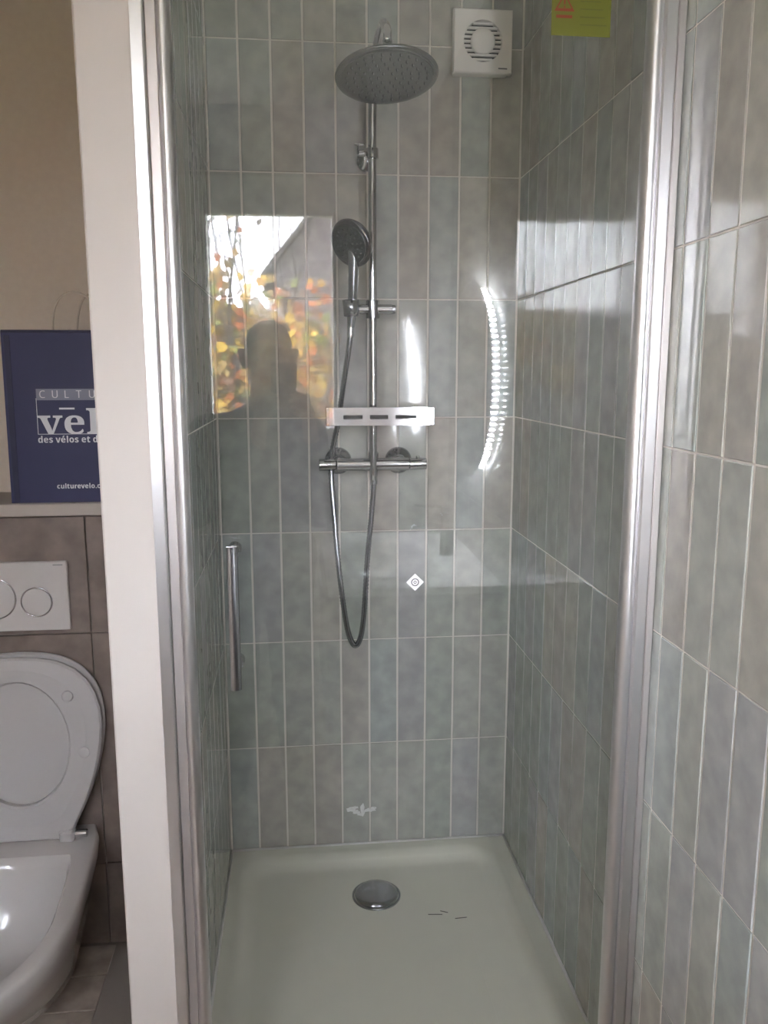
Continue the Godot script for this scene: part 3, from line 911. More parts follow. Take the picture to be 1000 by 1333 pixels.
func toilet_corner() -> void:
	var xc := -0.458
	var t := thing("toilet", "white wall-hung toilet with its seat and lid raised", "toilet", Vector3(xc, FLOOR, 0.21))
	var oy := -FLOOR
	var body := []
	for q in [[-0.065, 0.105, 0, 0.30], [-0.045, 0.125, 0, 0.36], [0.02, 0.146, 0, 0.44], [0.08, 0.163, 0, 0.52], [0.13, 0.176, 0, 0.575], [0.165, 0.187, 0, 0.615], [0.19, 0.192, 0, 0.632], [0.212, 0.1925, 0, 0.636], [0.2195, 0.189, 0, 0.632], [0.2225, 0.183, 0.001, 0.624], [0.2225, 0.160, 0.115, 0.490], [0.2205, 0.152, 0.125, 0.470]]:
		body.append(d_ring(0, q[1], q[2] + 0.0005, q[3], q[0] + oy))
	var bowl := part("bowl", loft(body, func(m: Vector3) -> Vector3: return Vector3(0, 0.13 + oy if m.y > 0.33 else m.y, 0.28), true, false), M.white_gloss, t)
	var inner := []
	for q in [[0.2205, 0.152, 0.1255, 0.470], [0.212, 0.146, 0.132, 0.455], [0.195, 0.142, 0.138, 0.44], [0.14, 0.135, 0.15, 0.41], [0.08, 0.108, 0.17, 0.33], [0.03, 0.075, 0.19, 0.22], [0.015, 0.05, 0.21, 0.14]]:
		inner.append(d_ring(0, q[1], q[2], q[3], q[0] + oy))
	part("inside", loft(inner, func(m: Vector3) -> Vector3: return Vector3(0, m.y + 0.03, 0.36), false, true, true), M.white_gloss, bowl)
	# raised lid behind, raised seat in front, both leaning on the cistern wall
	var lean := Vector3(-0.062, 0, 0)
	var lid_o := seat_outline(0.002)
	var seat_o := seat_outline(0.0)
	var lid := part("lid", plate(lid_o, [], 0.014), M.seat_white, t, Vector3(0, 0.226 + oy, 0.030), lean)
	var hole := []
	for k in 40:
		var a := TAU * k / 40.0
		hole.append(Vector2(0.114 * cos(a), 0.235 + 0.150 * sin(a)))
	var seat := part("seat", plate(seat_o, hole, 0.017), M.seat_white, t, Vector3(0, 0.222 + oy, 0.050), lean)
	for q in [[0.118, 0.352], [-0.118, 0.352], [0.150, 0.215], [-0.150, 0.215]]:
		part("bumper", lathe(rod_profile(0.013, 0.0, 0.0075, 0.002), 20), M.seat_white, seat, Vector3(q[0], q[1], 0.0165), Vector3(PI / 2, 0, 0))
	for s in [-1.0, 1.0]:
		var hg := part("hinge", box(Vector3(0.034, 0.028, 0.030), 0.004), M.seat_white, t, Vector3(s * 0.100, 0.232 + oy, 0.060))
		part("hinge_pin", rod(Vector3(s * 0.018, 0.002, 0), Vector3(s * 0.046, 0.002, 0), 0.0095), M.chrome, hg)
	# flush plate
	var f := thing("flush_plate", "white rectangular dual flush plate with two chrome-ringed round buttons", "flush plate", Vector3(-0.456, 0.806, 0.21))
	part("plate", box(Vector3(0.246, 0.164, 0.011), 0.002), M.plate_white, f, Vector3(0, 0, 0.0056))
	for q in [[-0.043, -0.003, 0.048], [0.051, -0.013, 0.0345]]:
		var bt := part("button", lathe(rod_profile(q[2] - 0.002, 0.0, 0.003, 0.0008), 40), M.plate_white, f, Vector3(q[0], q[1], 0.011), Vector3(PI / 2, 0, 0))
		var ring := []
		for k in 49: ring.append(Vector3(cos(TAU * k / 48.0), 0, sin(TAU * k / 48.0)) * q[2] + Vector3(0, 0.001, 0))
		part("chrome_ring", tube(ring, 0.0019, 8, false), M.chrome, bt)
	part("maker_mark", boxes([[Vector3(0, 0, 0), Vector3(0.022, 0.0022, 0.0004)]]), M.grey_print, f, Vector3(0.092, 0.073, 0.0111))
	# paper bag on the ledge
	var b := thing("paper_bag", "navy blue paper carrier bag with white print and twisted handles on the ledge", "bag", Vector3(-0.4525, 1.0222, 0.195))
	var w := 0.34
	var hgt := 0.389
	var dp := 0.115
	var st := begin()
	var bl := Vector3(0.0, 0, 0)
	# front, back, gussets folded in, base
	quad(st, bl, Vector3(w, 0, 0), Vector3(w, hgt, -0.010), Vector3(0, hgt, -0.010), Vector3.BACK)
	quad(st, Vector3(0, 0, -dp), Vector3(w, 0, -dp), Vector3(w, hgt, -dp + 0.03), Vector3(0, hgt, -dp + 0.03), Vector3.FORWARD)
	quad(st, bl, Vector3(w, 0, 0), Vector3(w, 0, -dp), Vector3(0, 0, -dp), Vector3.DOWN)
	part("bag_body", done(st), M.bag, b)
	for s in [0.0, w]:
		var gs := begin()
		var inw := 0.020 if s == 0.0 else -0.020
		var sd := Vector3.LEFT if s == 0.0 else Vector3.RIGHT
		quad(gs, Vector3(s, 0, 0), Vector3(s + inw * 0.2, 0.04, -dp * 0.5), Vector3(s + inw, hgt, -dp * 0.5), Vector3(s, hgt, -0.010), sd)
		quad(gs, Vector3(s, 0, -dp), Vector3(s + inw * 0.2, 0.04, -dp * 0.5), Vector3(s + inw, hgt, -dp * 0.5), Vector3(s, hgt, -dp + 0.03), sd)
		tri(gs, Vector3(s, 0, 0), Vector3(s, 0, -dp), Vector3(s + inw * 0.2, 0.04, -dp * 0.5), sd)
		part("gusset", done(gs), M.bag_side, b)
	part("rim_fold", boxes([[Vector3(0.0005, hgt - 0.004, -0.012), Vector3(w - 0.0005, hgt + 0.002, -0.0085)]], 0.001), M.bag_side, b)
	part("side_fold", boxes([[Vector3(0.006, 0, 0), Vector3(0.019, hgt - 0.01, 0.0012)]], 0.0005), M.bag_side, b, Vector3.ZERO, Vector3(-atan(0.010 / hgt), 0, 0))
	for q in [[-0.014, 0.113, 0.086], [-dp + 0.034, 0.150, 0.094]]:
		part("twisted_handle", tube(curve([Vector3(q[1], hgt - 0.035, q[0]), Vector3(q[1] + 0.002, hgt + 0.03, q[0]), Vector3(q[1] + 0.018, hgt + q[2] * 0.82, q[0]), Vector3(q[1] + 0.05, hgt + q[2], q[0]), Vector3(q[1] + 0.082, hgt + q[2] * 0.82, q[0]), Vector3(q[1] + 0.098, hgt + 0.03, q[0]), Vector3(q[1] + 0.10, hgt - 0.035, q[0])], 6), 0.0026, 8), M.twine, b)
	# print on the front, which leans back a little
	var pl := Node3D.new()
	pl.name = "print"
	pl.rotation.x = -atan(0.010 / hgt)
	pl.position.z = 0.0008
	b.add_child(pl)
	var tx := 0.070
	part("band", boxes([[Vector3(0, 0, 0), Vector3(0.20, 0.0255, 0.0004)]]), M.bag_band, pl, Vector3(tx - 0.001, 0.2345, 0))
	part("rule", boxes([[Vector3(0, 0, 0), Vector3(0.0012, 0.082, 0.0004)], [Vector3(0, 0, 0), Vector3(0.20, 0.0012, 0.0004)]]), M.bag_print, pl, Vector3(tx - 0.002, 0.157, 0))
	var letters := "CULTURE"
	for i in 7:
		part("letter", text_mesh(letters[i], 0.024), M.bag_print, pl, Vector3(tx + 0.005 + 0.0272 * i, 0.2335, 0.0012))
	var ve := part("lettering", text_mesh("vel", 0.083, true, true), M.bag_print, pl, Vector3(tx - 0.001, 0.1375, 0.001))
	ve.scale = Vector3(1.10, 0.95, 1)
	part("accent_bar", boxes([[Vector3(0, 0, 0), Vector3(0.034, 0.004, 0.0006)]]), M.bag_print, pl, Vector3(tx + 0.048, 0.2135, 0.0006))
	var vo := part("lettering", text_mesh("o", 0.083, true, true), M.bag_print, pl, Vector3(tx + 0.130, 0.1375, 0.001))
	vo.scale = Vector3(1.10, 0.95, 1)
	part("lettering", text_mesh("des vélos et des hommes", 0.0205, true), M.bag_print, pl, Vector3(tx - 0.003, 0.1330, 0.001))
	part("lettering", text_mesh("culturevelo.com", 0.0155, true), M.bag_print, pl, Vector3(0.103, 0.0285, 0.001))

# flat plate from an outline in (x, y), with an optional hole, thickness along +z, edges eased
func plate(outline: Array, hole: Array, th: float) -> ArrayMesh:
	var st := begin()
	var e := th * 0.28
	var n := outline.size()
	var c := Vector2.ZERO
	for p in outline: c += p
	c /= n
	var ins := func(p: Vector2, ce: Vector2, d: float) -> Vector2: return p + (ce - p).normalized() * d
	if hole.is_empty():
		for k in n:
			var a: Vector2 = outline[k]
			var b: Vector2 = outline[(k + 1) % n]
			var ai: Vector2 = ins.call(a, c, e)
			var bi: Vector2 = ins.call(b, c, e)
			tri(st, Vector3(c.x, c.y, th), Vector3(ai.x, ai.y, th), Vector3(bi.x, bi.y, th), Vector3.BACK)
			tri(st, Vector3(c.x, c.y, 0), Vector3(ai.x, ai.y, 0), Vector3(bi.x, bi.y, 0), Vector3.FORWARD)
	else:
		# resample the outline by angle about the hole's centre
		var m := hole.size()
		var hc := Vector2.ZERO
		for p in hole: hc += p
		hc /= m
		var o2 := []
		for k in m:
			var d: Vector2 = (hole[k] - hc).normalized()
			var best := hole[k] as Vector2
			for i in n:
				var hit = Geometry2D.segment_intersects_segment(hc, hc + d * 2.0, outline[i], outline[(i + 1) % n])
				if hit != null: best = hit
			o2.append(best)
		outline = o2
		n = m
		c = hc
		for k in m:
			var k2 := (k + 1) % m
			var rings := []
			for q in [k, k2]:
				var oo: Vector2 = ins.call(o2[q], c, e)
				var ii: Vector2 = hole[q] + (hole[q] - hc).normalized() * e
				var mid := oo.lerp(ii, 0.45)
				rings.append([oo, mid, ii, hole[q]])
			var z := [th, th + 0.003, th, th - e]
			for r in 3:
				var a: Vector2 = rings[0][r]
				var b: Vector2 = rings[1][r]
				var c2: Vector2 = rings[1][r + 1]
				var d2: Vector2 = rings[0][r + 1]
				quad(st, Vector3(a.x, a.y, z[r]), Vector3(b.x, b.y, z[r]), Vector3(c2.x, c2.y, z[r + 1]), Vector3(d2.x, d2.y, z[r + 1]), Vector3.BACK)
			var h0: Vector2 = hole[k]
			var h1: Vector2 = hole[k2]
			quad(st, Vector3(h0.x, h0.y, th - e), Vector3(h1.x, h1.y, th - e), Vector3(h1.x, h1.y, 0), Vector3(h0.x, h0.y, 0), Vector3(hc.x - h0.x, hc.y - h0.y, 0))
			var q0: Vector2 = ins.call(o2[k], c, e)
			var q1: Vector2 = ins.call(o2[k2], c, e)
			quad(st, Vector3(h0.x, h0.y, 0), Vector3(h1.x, h1.y, 0), Vector3(q1.x, q1.y, 0), Vector3(q0.x, q0.y, 0), Vector3.FORWARD)
	for k in n:
		var a: Vector2 = outline[k]
		var b: Vector2 = outline[(k + 1) % n]
		var ai: Vector2 = ins.call(a, c, e)
		var bi: Vector2 = ins.call(b, c, e)
		var out := Vector3(a.x - c.x, a.y - c.y, 0)
		quad(st, Vector3(ai.x, ai.y, th), Vector3(bi.x, bi.y, th), Vector3(b.x, b.y, th - e), Vector3(a.x, a.y, th - e), out + Vector3(0, 0, 0.1))
		quad(st, Vector3(a.x, a.y, th - e), Vector3(b.x, b.y, th - e), Vector3(b.x, b.y, e), Vector3(a.x, a.y, e), out)
		quad(st, Vector3(a.x, a.y, e), Vector3(b.x, b.y, e), Vector3(bi.x, bi.y, 0), Vector3(ai.x, ai.y, 0), out - Vector3(0, 0, 0.1))
	return done(st)

# ------------------------------------------------------------------ basin, lit mirror (seen in the glass)
func basin_corner() -> void:
	var b := thing("washbasin", "white rectangular washbasin on a grey cabinet, reflected in the shower glass", "washbasin", Vector3(0.53, FLOOR, 2.22))
	var st := begin(true)
	var g := []
	var nx := 28
	var nz := 40
	for j in nz + 1:
		var r := []
		for i in nx + 1:
			var x := lerpf(-0.25, 0.2465, float(i) / nx)
			var z := lerpf(-0.40, 0.40, float(j) / nz)
			var q := (Vector2(x + 0.045, z)).abs() - Vector2(0.155, 0.27) + Vector2.ONE * 0.06
			var sd := q.max(Vector2.ZERO).length() + minf(maxf(q.x, q.y), 0.0) - 0.06
			r.append(Vector3(x, 0.836 - 0.075 * smoothstep(0.0, 0.07, -sd), z))
		g.append(r)
	for j in nz:
		for i in nx:
			quad(st, g[j][i], g[j][i + 1], g[j + 1][i + 1], g[j + 1][i], Vector3.UP)
	st.set_smooth_group(-1)
	var y1 := 0.836
	var y0 := 0.815
	var cs := [Vector2(-0.25, -0.40), Vector2(0.2465, -0.40), Vector2(0.2465, 0.40), Vector2(-0.25, 0.40)]
	for k in 4:
		var p: Vector2 = cs[k]
		var q: Vector2 = cs[(k + 1) % 4]
		quad(st, Vector3(p.x, y0, p.y), Vector3(q.x, y0, q.y), Vector3(q.x, y1, q.y), Vector3(p.x, y1, p.y), Vector3(p.x + q.x, 0, p.y + q.y))
	part("basin", done(st), M.basin_white, b)
	part("cabinet", boxes([[Vector3(-0.235, 0.30, -0.39), Vector3(0.2465, 0.7, 0.39)], [Vector3(-0.235, 0.70, -0.39), Vector3(-0.225, 0.8145, 0.39)], [Vector3(0.236, 0.70, -0.39), Vector3(0.2465, 0.8145, 0.39)], [Vector3(-0.225, 0.70, -0.39), Vector3(0.236, 0.8145, -0.38)], [Vector3(-0.225, 0.70, 0.38), Vector3(0.236, 0.8145, 0.39)]]), M.cabinet, b)
	for k in 2:
		var dr := part("drawer", box(Vector3(0.018, 0.245, 0.776), 0.002), M.cabinet, b, Vector3(-0.2445, 0.432 + 0.252 * k, 0))
		part("handle", box(Vector3(0.014, 0.010, 0.22), 0.003), M.chrome_soft, dr, Vector3(-0.016, 0.085, 0))
	part("waste", lathe(rod_profile(0.03, 0.0, 0.004, 0.001), 28), M.chrome, b, Vector3(-0.045, 0.7615, 0))
	var f := thing("basin_tap", "chrome lever tap standing on the reflected washbasin", "tap", Vector3(0.685, 0.7263, 2.22))
	part("tap_body", lathe([Vector2(0, 0), Vector2(0.027, 0), Vector2(0.027, 0.004), Vector2(0.0235, 0.007), Vector2(0.0235, 0.135), Vector2(0.020, 0.140), Vector2(0, 0.140)], 28), M.chrome, f)
	part("spout", tube(curve([Vector3(-0.015, 0.090, 0), Vector3(-0.06, 0.100, 0), Vector3(-0.10, 0.097, 0), Vector3(-0.115, 0.083, 0)], 5), 0.011, 14), M.chrome, f)
	var lv := part("lever_cap", lathe(rod_profile(0.0235, 0.141, 0.166, 0.003), 28), M.chrome, f)
	part("lever", box(Vector3(0.105, 0.008, 0.020), 0.003), M.chrome, lv, Vector3(-0.058, 0.166, 0), Vector3(0, 0, -0.06))
	# round mirror with LED ring
	var mc := Vector3(XR, 1.295, 2.195)
	var r := 0.305
	var m := thing("round_mirror", "round backlit mirror with a ring of white LED dots, reflected in the shower glass", "mirror", mc)
	var ax := Vector3(0, 0, PI / 2)        # lathe axis +Y becomes -X
	part("mirror_glass", lathe([Vector2(0, 0.031), Vector2(r, 0.031), Vector2(r, 0.0345), Vector2(r - 0.0015, 0.036), Vector2(0, 0.036)], 96, false), M.mirror, m, Vector3.ZERO, ax)
	part("back_tray", lathe([Vector2(0, 0.0006), Vector2(RT - 0.001, 0.0006), Vector2(RT - 0.001, 0.030), Vector2(0, 0.030)], 72, false), M.white_satin, m, Vector3.ZERO, ax)
	var strip := part("led_strip", lathe([Vector2(RT - 0.0005, 0.008), Vector2(RT + 0.0015, 0.008), Vector2(RT + 0.0015, 0.020), Vector2(RT - 0.0005, 0.020)], 96, false), M.plastic_white, m, Vector3.ZERO, ax)
	var bead := lathe([Vector2(0, 0), Vector2(0.0027, 0), Vector2(0.0024, 0.0014), Vector2(0.0015, 0.0024), Vector2(0, 0.0028)], 10)
	var n := 96
	for k in n:
		var a := TAU * k / n
		var dirn := Vector3(cos(a), 0, sin(a))
		var o := part("led_lamp", bead, M.led, strip, dirn * (RT + 0.0016) + Vector3(0, 0.014, 0))
		o.basis = Basis(dirn.cross(Vector3.UP).normalized(), dirn, Vector3.UP)
	for k in n:
		var a := TAU * k / n
		var l := AreaLight3D.new()
		l.name = "led_light"
		l.light_color = Color(0.95, 0.97, 1.0)
		l.light_energy = LED_LIGHT
		l.area_size = Vector2(0.0042, 0.015)
		l.area_range = 6.0
		l.area_attenuation = 2.0
		l.shadow_enabled = true
		var dirn := Vector3(0, cos(a), sin(a))
		l.basis = Basis(dirn.cross(Vector3.RIGHT).normalized() * -1.0, Vector3.RIGHT, -dirn)
		l.position = mc + Vector3(-0.014, 0, 0) + dirn * (RT + 0.005)
		add_child(l, true)
	# ceiling spot fitting (switched off)
	var s := thing("ceiling_spot", "small round grey ceiling fitting, reflected at the top of the glass", "ceiling light", Vector3(0.392, CEIL, 2.32))
	part("trim_ring", lathe([Vector2(0.028, -0.0005), Vector2(0.045, -0.0005), Vector2(0.043, -0.006), Vector2(0.030, -0.008), Vector2(0.028, -0.004)], 36), M.chrome_soft, s)
	part("lens_disc", lathe([Vector2(0, -0.0035), Vector2(0.029, -0.0035), Vector2(0.029, -0.001), Vector2(0, -0.001)], 32, false), M.grey_print, s)

# ------------------------------------------------------------------ window and the garden behind the photographer
func window_and_outside() -> void:
	var z := ZW + 0.03
	var w := struct("window_1", boxes([
		[Vector3(-0.3195, 0.9205, z), Vector3(-0.245, 2.1345, z + 0.07)], [Vector3(0.445, 0.9205, z), Vector3(0.5195, 2.1345, z + 0.07)],
		[Vector3(-0.245, 2.06, z), Vector3(0.445, 2.1345, z + 0.07)], [Vector3(-0.245, 0.9205, z), Vector3(0.445, 0.995, z + 0.07)]], 0.003), M.white_satin, "white framed window with a tall clear pane, reflected in the shower glass", "window")
	part("sash", boxes([
		[Vector3(-0.244, 0.996, z - 0.012), Vector3(-0.162, 2.059, z + 0.045)], [Vector3(0.366, 0.996, z - 0.012), Vector3(0.444, 2.059, z + 0.045)],
		[Vector3(-0.162, 1.977, z - 0.012), Vector3(0.366, 2.059, z + 0.045)], [Vector3(-0.162, 0.996, z - 0.012), Vector3(0.366, 1.078, z + 0.045)]], 0.004), M.white_satin, w)
	part("pane", boxes([[Vector3(-0.166, 1.074, z + 0.015), Vector3(0.370, 1.981, z + 0.019)]]), M.window_glass, w)
	var hd := part("handle", box(Vector3(0.026, 0.065, 0.010), 0.003), M.white_satin, w, Vector3(0.405, 1.50, z - 0.0175))
	part("lever", box(Vector3(0.018, 0.115, 0.014), 0.004), M.white_satin, hd, Vector3(0, -0.040, -0.022))
	part("sill", boxes([[Vector3(-0.34, 0.894, ZW - 0.03), Vector3(0.54, 0.9195, ZW + 0.028)]], 0.003), M.white_satin, w)

	# added narrow window out of view, bringing extra daylight into the shower
	var w2 := struct("window_2", boxes([
		[Vector3(-0.8895, 1.4205, z), Vector3(-0.835, 2.1345, z + 0.07)], [Vector3(-0.485, 1.4205, z), Vector3(-0.4305, 2.1345, z + 0.07)],
		[Vector3(-0.835, 2.08, z), Vector3(-0.485, 2.1345, z + 0.07)], [Vector3(-0.835, 1.4205, z), Vector3(-0.485, 1.475, z + 0.07)]], 0.003), M.white_satin, "small added white framed high window, unseen, giving the shower more daylight", "window")
	part("pane", boxes([[Vector3(-0.838, 1.472, z + 0.015), Vector3(-0.482, 2.083, z + 0.019)]]), M.window_glass, w2)
	part("sill", boxes([[Vector3(-0.905, 1.394, ZW - 0.03), Vector3(-0.415, 1.4195, ZW + 0.028)]], 0.003), M.white_satin, w2)

	var gr := struct("ground", boxes([[Vector3(-25, -0.6, ZW + 0.26), Vector3(25, -0.35, 45)]]), M.ground, "grassy ground outside the window", "ground")
	# house with a steep gable
	var h := thing("house", "pale boarded house with a steep gable, beyond the tree in the window", "house", Vector3(3.3, -0.35, 20.0))
	var eave := 4.2
	var peak := 8.55
	var hwid := 3.55
	var wall := PackedVector2Array([Vector2(-hwid, 0), Vector2(hwid, 0), Vector2(hwid, eave), Vector2(0, peak), Vector2(-hwid, eave)])
	var ms := extrude(wall, 0.0, 7.0)
	part("wall", ms, M.roof, h, Vector3.ZERO, Vector3(-PI / 2, PI, 0)).scale = Vector3(1, 1, 1)
	# boards of the gable wall, each a piece
	var y := 0.0
	while y < peak - 0.15:
		var half := hwid if y < eave else hwid * (peak - y) / (peak - eave)
		var half2 := hwid if y + 0.28 < eave else hwid * maxf(peak - y - 0.28, 0.02) / (peak - eave)
		part("board", extrude_xy([Vector2(-half, y), Vector2(half, y), Vector2(half2, y + 0.275), Vector2(-half2, y + 0.275)], 0.05), M.siding, h, Vector3(0, 0, -0.05))
		y += 0.285
	for s in [-1.0, 1.0]:
		part("roof_slope", extrude_xy([Vector2(0, peak + 0.02), Vector2(s * (hwid + 0.35), eave - 0.40), Vector2(s * (hwid + 0.35), eave - 0.22), Vector2(0, peak + 0.22)], 7.6), M.roof, h, Vector3(0, 0, -0.3))
	var nb := thing("outbuilding", "low pale rendered outbuilding beyond the garden, behind the tree stems", "building", Vector3(-3.4, -0.35, 16.5))
	part("wall", boxes([[Vector3(-4.5, 0, 0), Vector3(3.0, 2.75, 3.0)]]), M.render, nb)
	part("flat_roof", boxes([[Vector3(-4.7, 2.75, -0.25), Vector3(3.2, 2.93, 3.2)]], 0.02), M.roof, nb)
	for k in 2: part("window", boxes([[Vector3(-0.5, 0.9, -0.04), Vector3(0.5, 2.1, 0.0)]], 0.01), M.roof, nb, Vector3(-2.6 + 3.6 * k, 0, 0))
	# autumn trees
	tree("autumn_tree", "yellow and orange autumn tree close outside the reflected window", Vector3(0.0, -0.35, 7.6), 300, 1300, 1.0, 41, 2.75)
	tree("autumn_tree", "paler ochre tree behind the orange one outside the window", Vector3(1.2, -0.35, 11.5), 200, 1700, 1.35, 97, 2.35)

func extrude_xy(pts: Array, depth: float) -> ArrayMesh:
	var st := begin()
	var n := pts.size()
	var c := Vector2.ZERO
	for p in pts: c += p
	c /= n
	for k in n:
		var a: Vector2 = pts[k]
		var b: Vector2 = pts[(k + 1) % n]
		quad(st, Vector3(a.x, a.y, 0), Vector3(b.x, b.y, 0), Vector3(b.x, b.y, depth), Vector3(a.x, a.y, depth), Vector3((a.x + b.x) * 0.5 - c.x, (a.y + b.y) * 0.5 - c.y, 0))
		tri(st, Vector3(c.x, c.y, 0), Vector3(a.x, a.y, 0), Vector3(b.x, b.y, 0), Vector3.FORWARD)
		tri(st, Vector3(c.x, c.y, depth), Vector3(a.x, a.y, depth), Vector3(b.x, b.y, depth), Vector3.BACK)
	return done(st)

func leaf_points() -> Array:
	# a broad lobed leaf, folded a little along the midrib: x across, y along
	return [Vector3(0, 0, 0), Vector3(0.22, -0.02, 0.04), Vector3(0.50, 0.22, 0.10), Vector3(0.38, 0.42, 0.06), Vector3(0.46, 0.62, 0.10), Vector3(0.24, 0.68, 0.04), Vector3(0, 1.0, 0.05)]

func add_leaf(st: SurfaceTool, xf: Transform3D) -> void:
	var p := leaf_points()
	var mid := Vector3(0, 0.45, 0)
	for s in [-1.0, 1.0]:
		for k in p.size() - 1:
			var a: Vector3 = p[k]
			var b: Vector3 = p[k + 1]
			tri(st, xf * mid, xf * Vector3(a.x * s, a.y, a.z), xf * Vector3(b.x * s, b.y, b.z), xf.basis.z)

func tree(called: String, label: String, at: Vector3, n_leaf: int, n_rest: int, size: float, sd: int, bare: float) -> void:
	var r := RandomNumberGenerator.new()
	r.seed = sd
	var t := thing(called, label, "tree", at, "")
	var twigs := []
	var trunk := begin(true)
	add_tube(trunk, [Vector3(0, -0.1, 0), Vector3(0.02, 0.5, 0.01), Vector3(-0.02, 1.0, 0.0)], [0.10 * size, 0.085 * size, 0.075 * size], 10)
	part("trunk", done(trunk), M.bark, t)
	for k in 16:
		var a := r.randf_range(-1.75, 1.75) * size
		var zz := r.randf_range(-0.55, 0.55) * size
		var top := r.randf_range(3.0, 4.3) * size
		var pts := curve([Vector3(0, 0.75 + r.randf() * 0.25, 0), Vector3(a * 0.45, 1.25, zz * 0.5), Vector3(a * 0.85 + r.randf_range(-0.1, 0.1), 2.1, zz), Vector3(a + r.randf_range(-0.12, 0.12), top * 0.8, zz * 1.1), Vector3(a * 1.05 + r.randf_range(-0.15, 0.15), top, zz * 1.15)], 4)
		var rad := []
		for i in pts.size(): rad.append(lerpf(0.026, 0.004, float(i) / pts.size()) * size)
		var bs := begin(true)
		add_tube(bs, pts, rad, 6)
		for j in 9:
			var i0 := 4 + r.randi() % (pts.size() - 5)
			var dirn := Vector3(r.randf_range(-1, 1), r.randf_range(0.1, 0.9), r.randf_range(-0.7, 0.7)).normalized()
			var ln := r.randf_range(0.25, 0.6) * size
			var e: Vector3 = pts[i0] + dirn * ln
			add_tube(bs, [pts[i0], pts[i0] + dirn * ln * 0.5 + Vector3(0, 0.03, 0), e], [0.006 * size, 0.0045 * size, 0.002 * size], 5)
			twigs.append([pts[i0], e])
		part("branch", done(bs), M.bark, t)
	var lm := begin()
	add_leaf(lm, Transform3D.IDENTITY)
	var leaf := done(lm)
	var rest := []
	for k in 6: rest.append(begin())
	var made := 0
	while made < n_leaf + n_rest:
		var tw = twigs[r.randi() % twigs.size()]
		var p: Vector3 = tw[0].lerp(tw[1], r.randf_range(0.3, 1.1)) + Vector3(r.randfn(0, 0.09), r.randfn(0, 0.12) - 0.04, r.randfn(0, 0.07)) * size
		# the crown is nearly bare at the top
		if r.randf() > clampf((bare * size - p.y) / (0.9 * size), 0.025, 1.0): continue
		var s := r.randf_range(0.065, 0.115) * size
		var bs := Basis.from_euler(Vector3(r.randf_range(-0.9, 0.9) + PI, r.randf_range(-0.9, 0.9), r.randf_range(-1.2, 1.2))).scaled(Vector3.ONE * s)
		var tone := r.randi() % 6
		if made < n_leaf:
			var o := part("leaf", leaf, M["leaf%d" % tone], t, p)
			o.basis = bs
		else:
			add_leaf(rest[tone], Transform3D(bs, p))
		made += 1
	for k in 6:
		tag(part("foliage", done(rest[k]), M["leaf%d" % k], t), "", "", "", "stuff")

# ------------------------------------------------------------------ the photographer, seen in the glass
func finger(bones: Array, root: Vector3, dirs: Array, lens: Array, r: float) -> void:
	var p := root
	for i in 3:
		var q: Vector3 = p + dirs[i].normalized() * lens[i]
		bones.append([p, q, r * (1.0 - 0.08 * i), r * (1.0 - 0.08 * (i + 1))])
		p = q

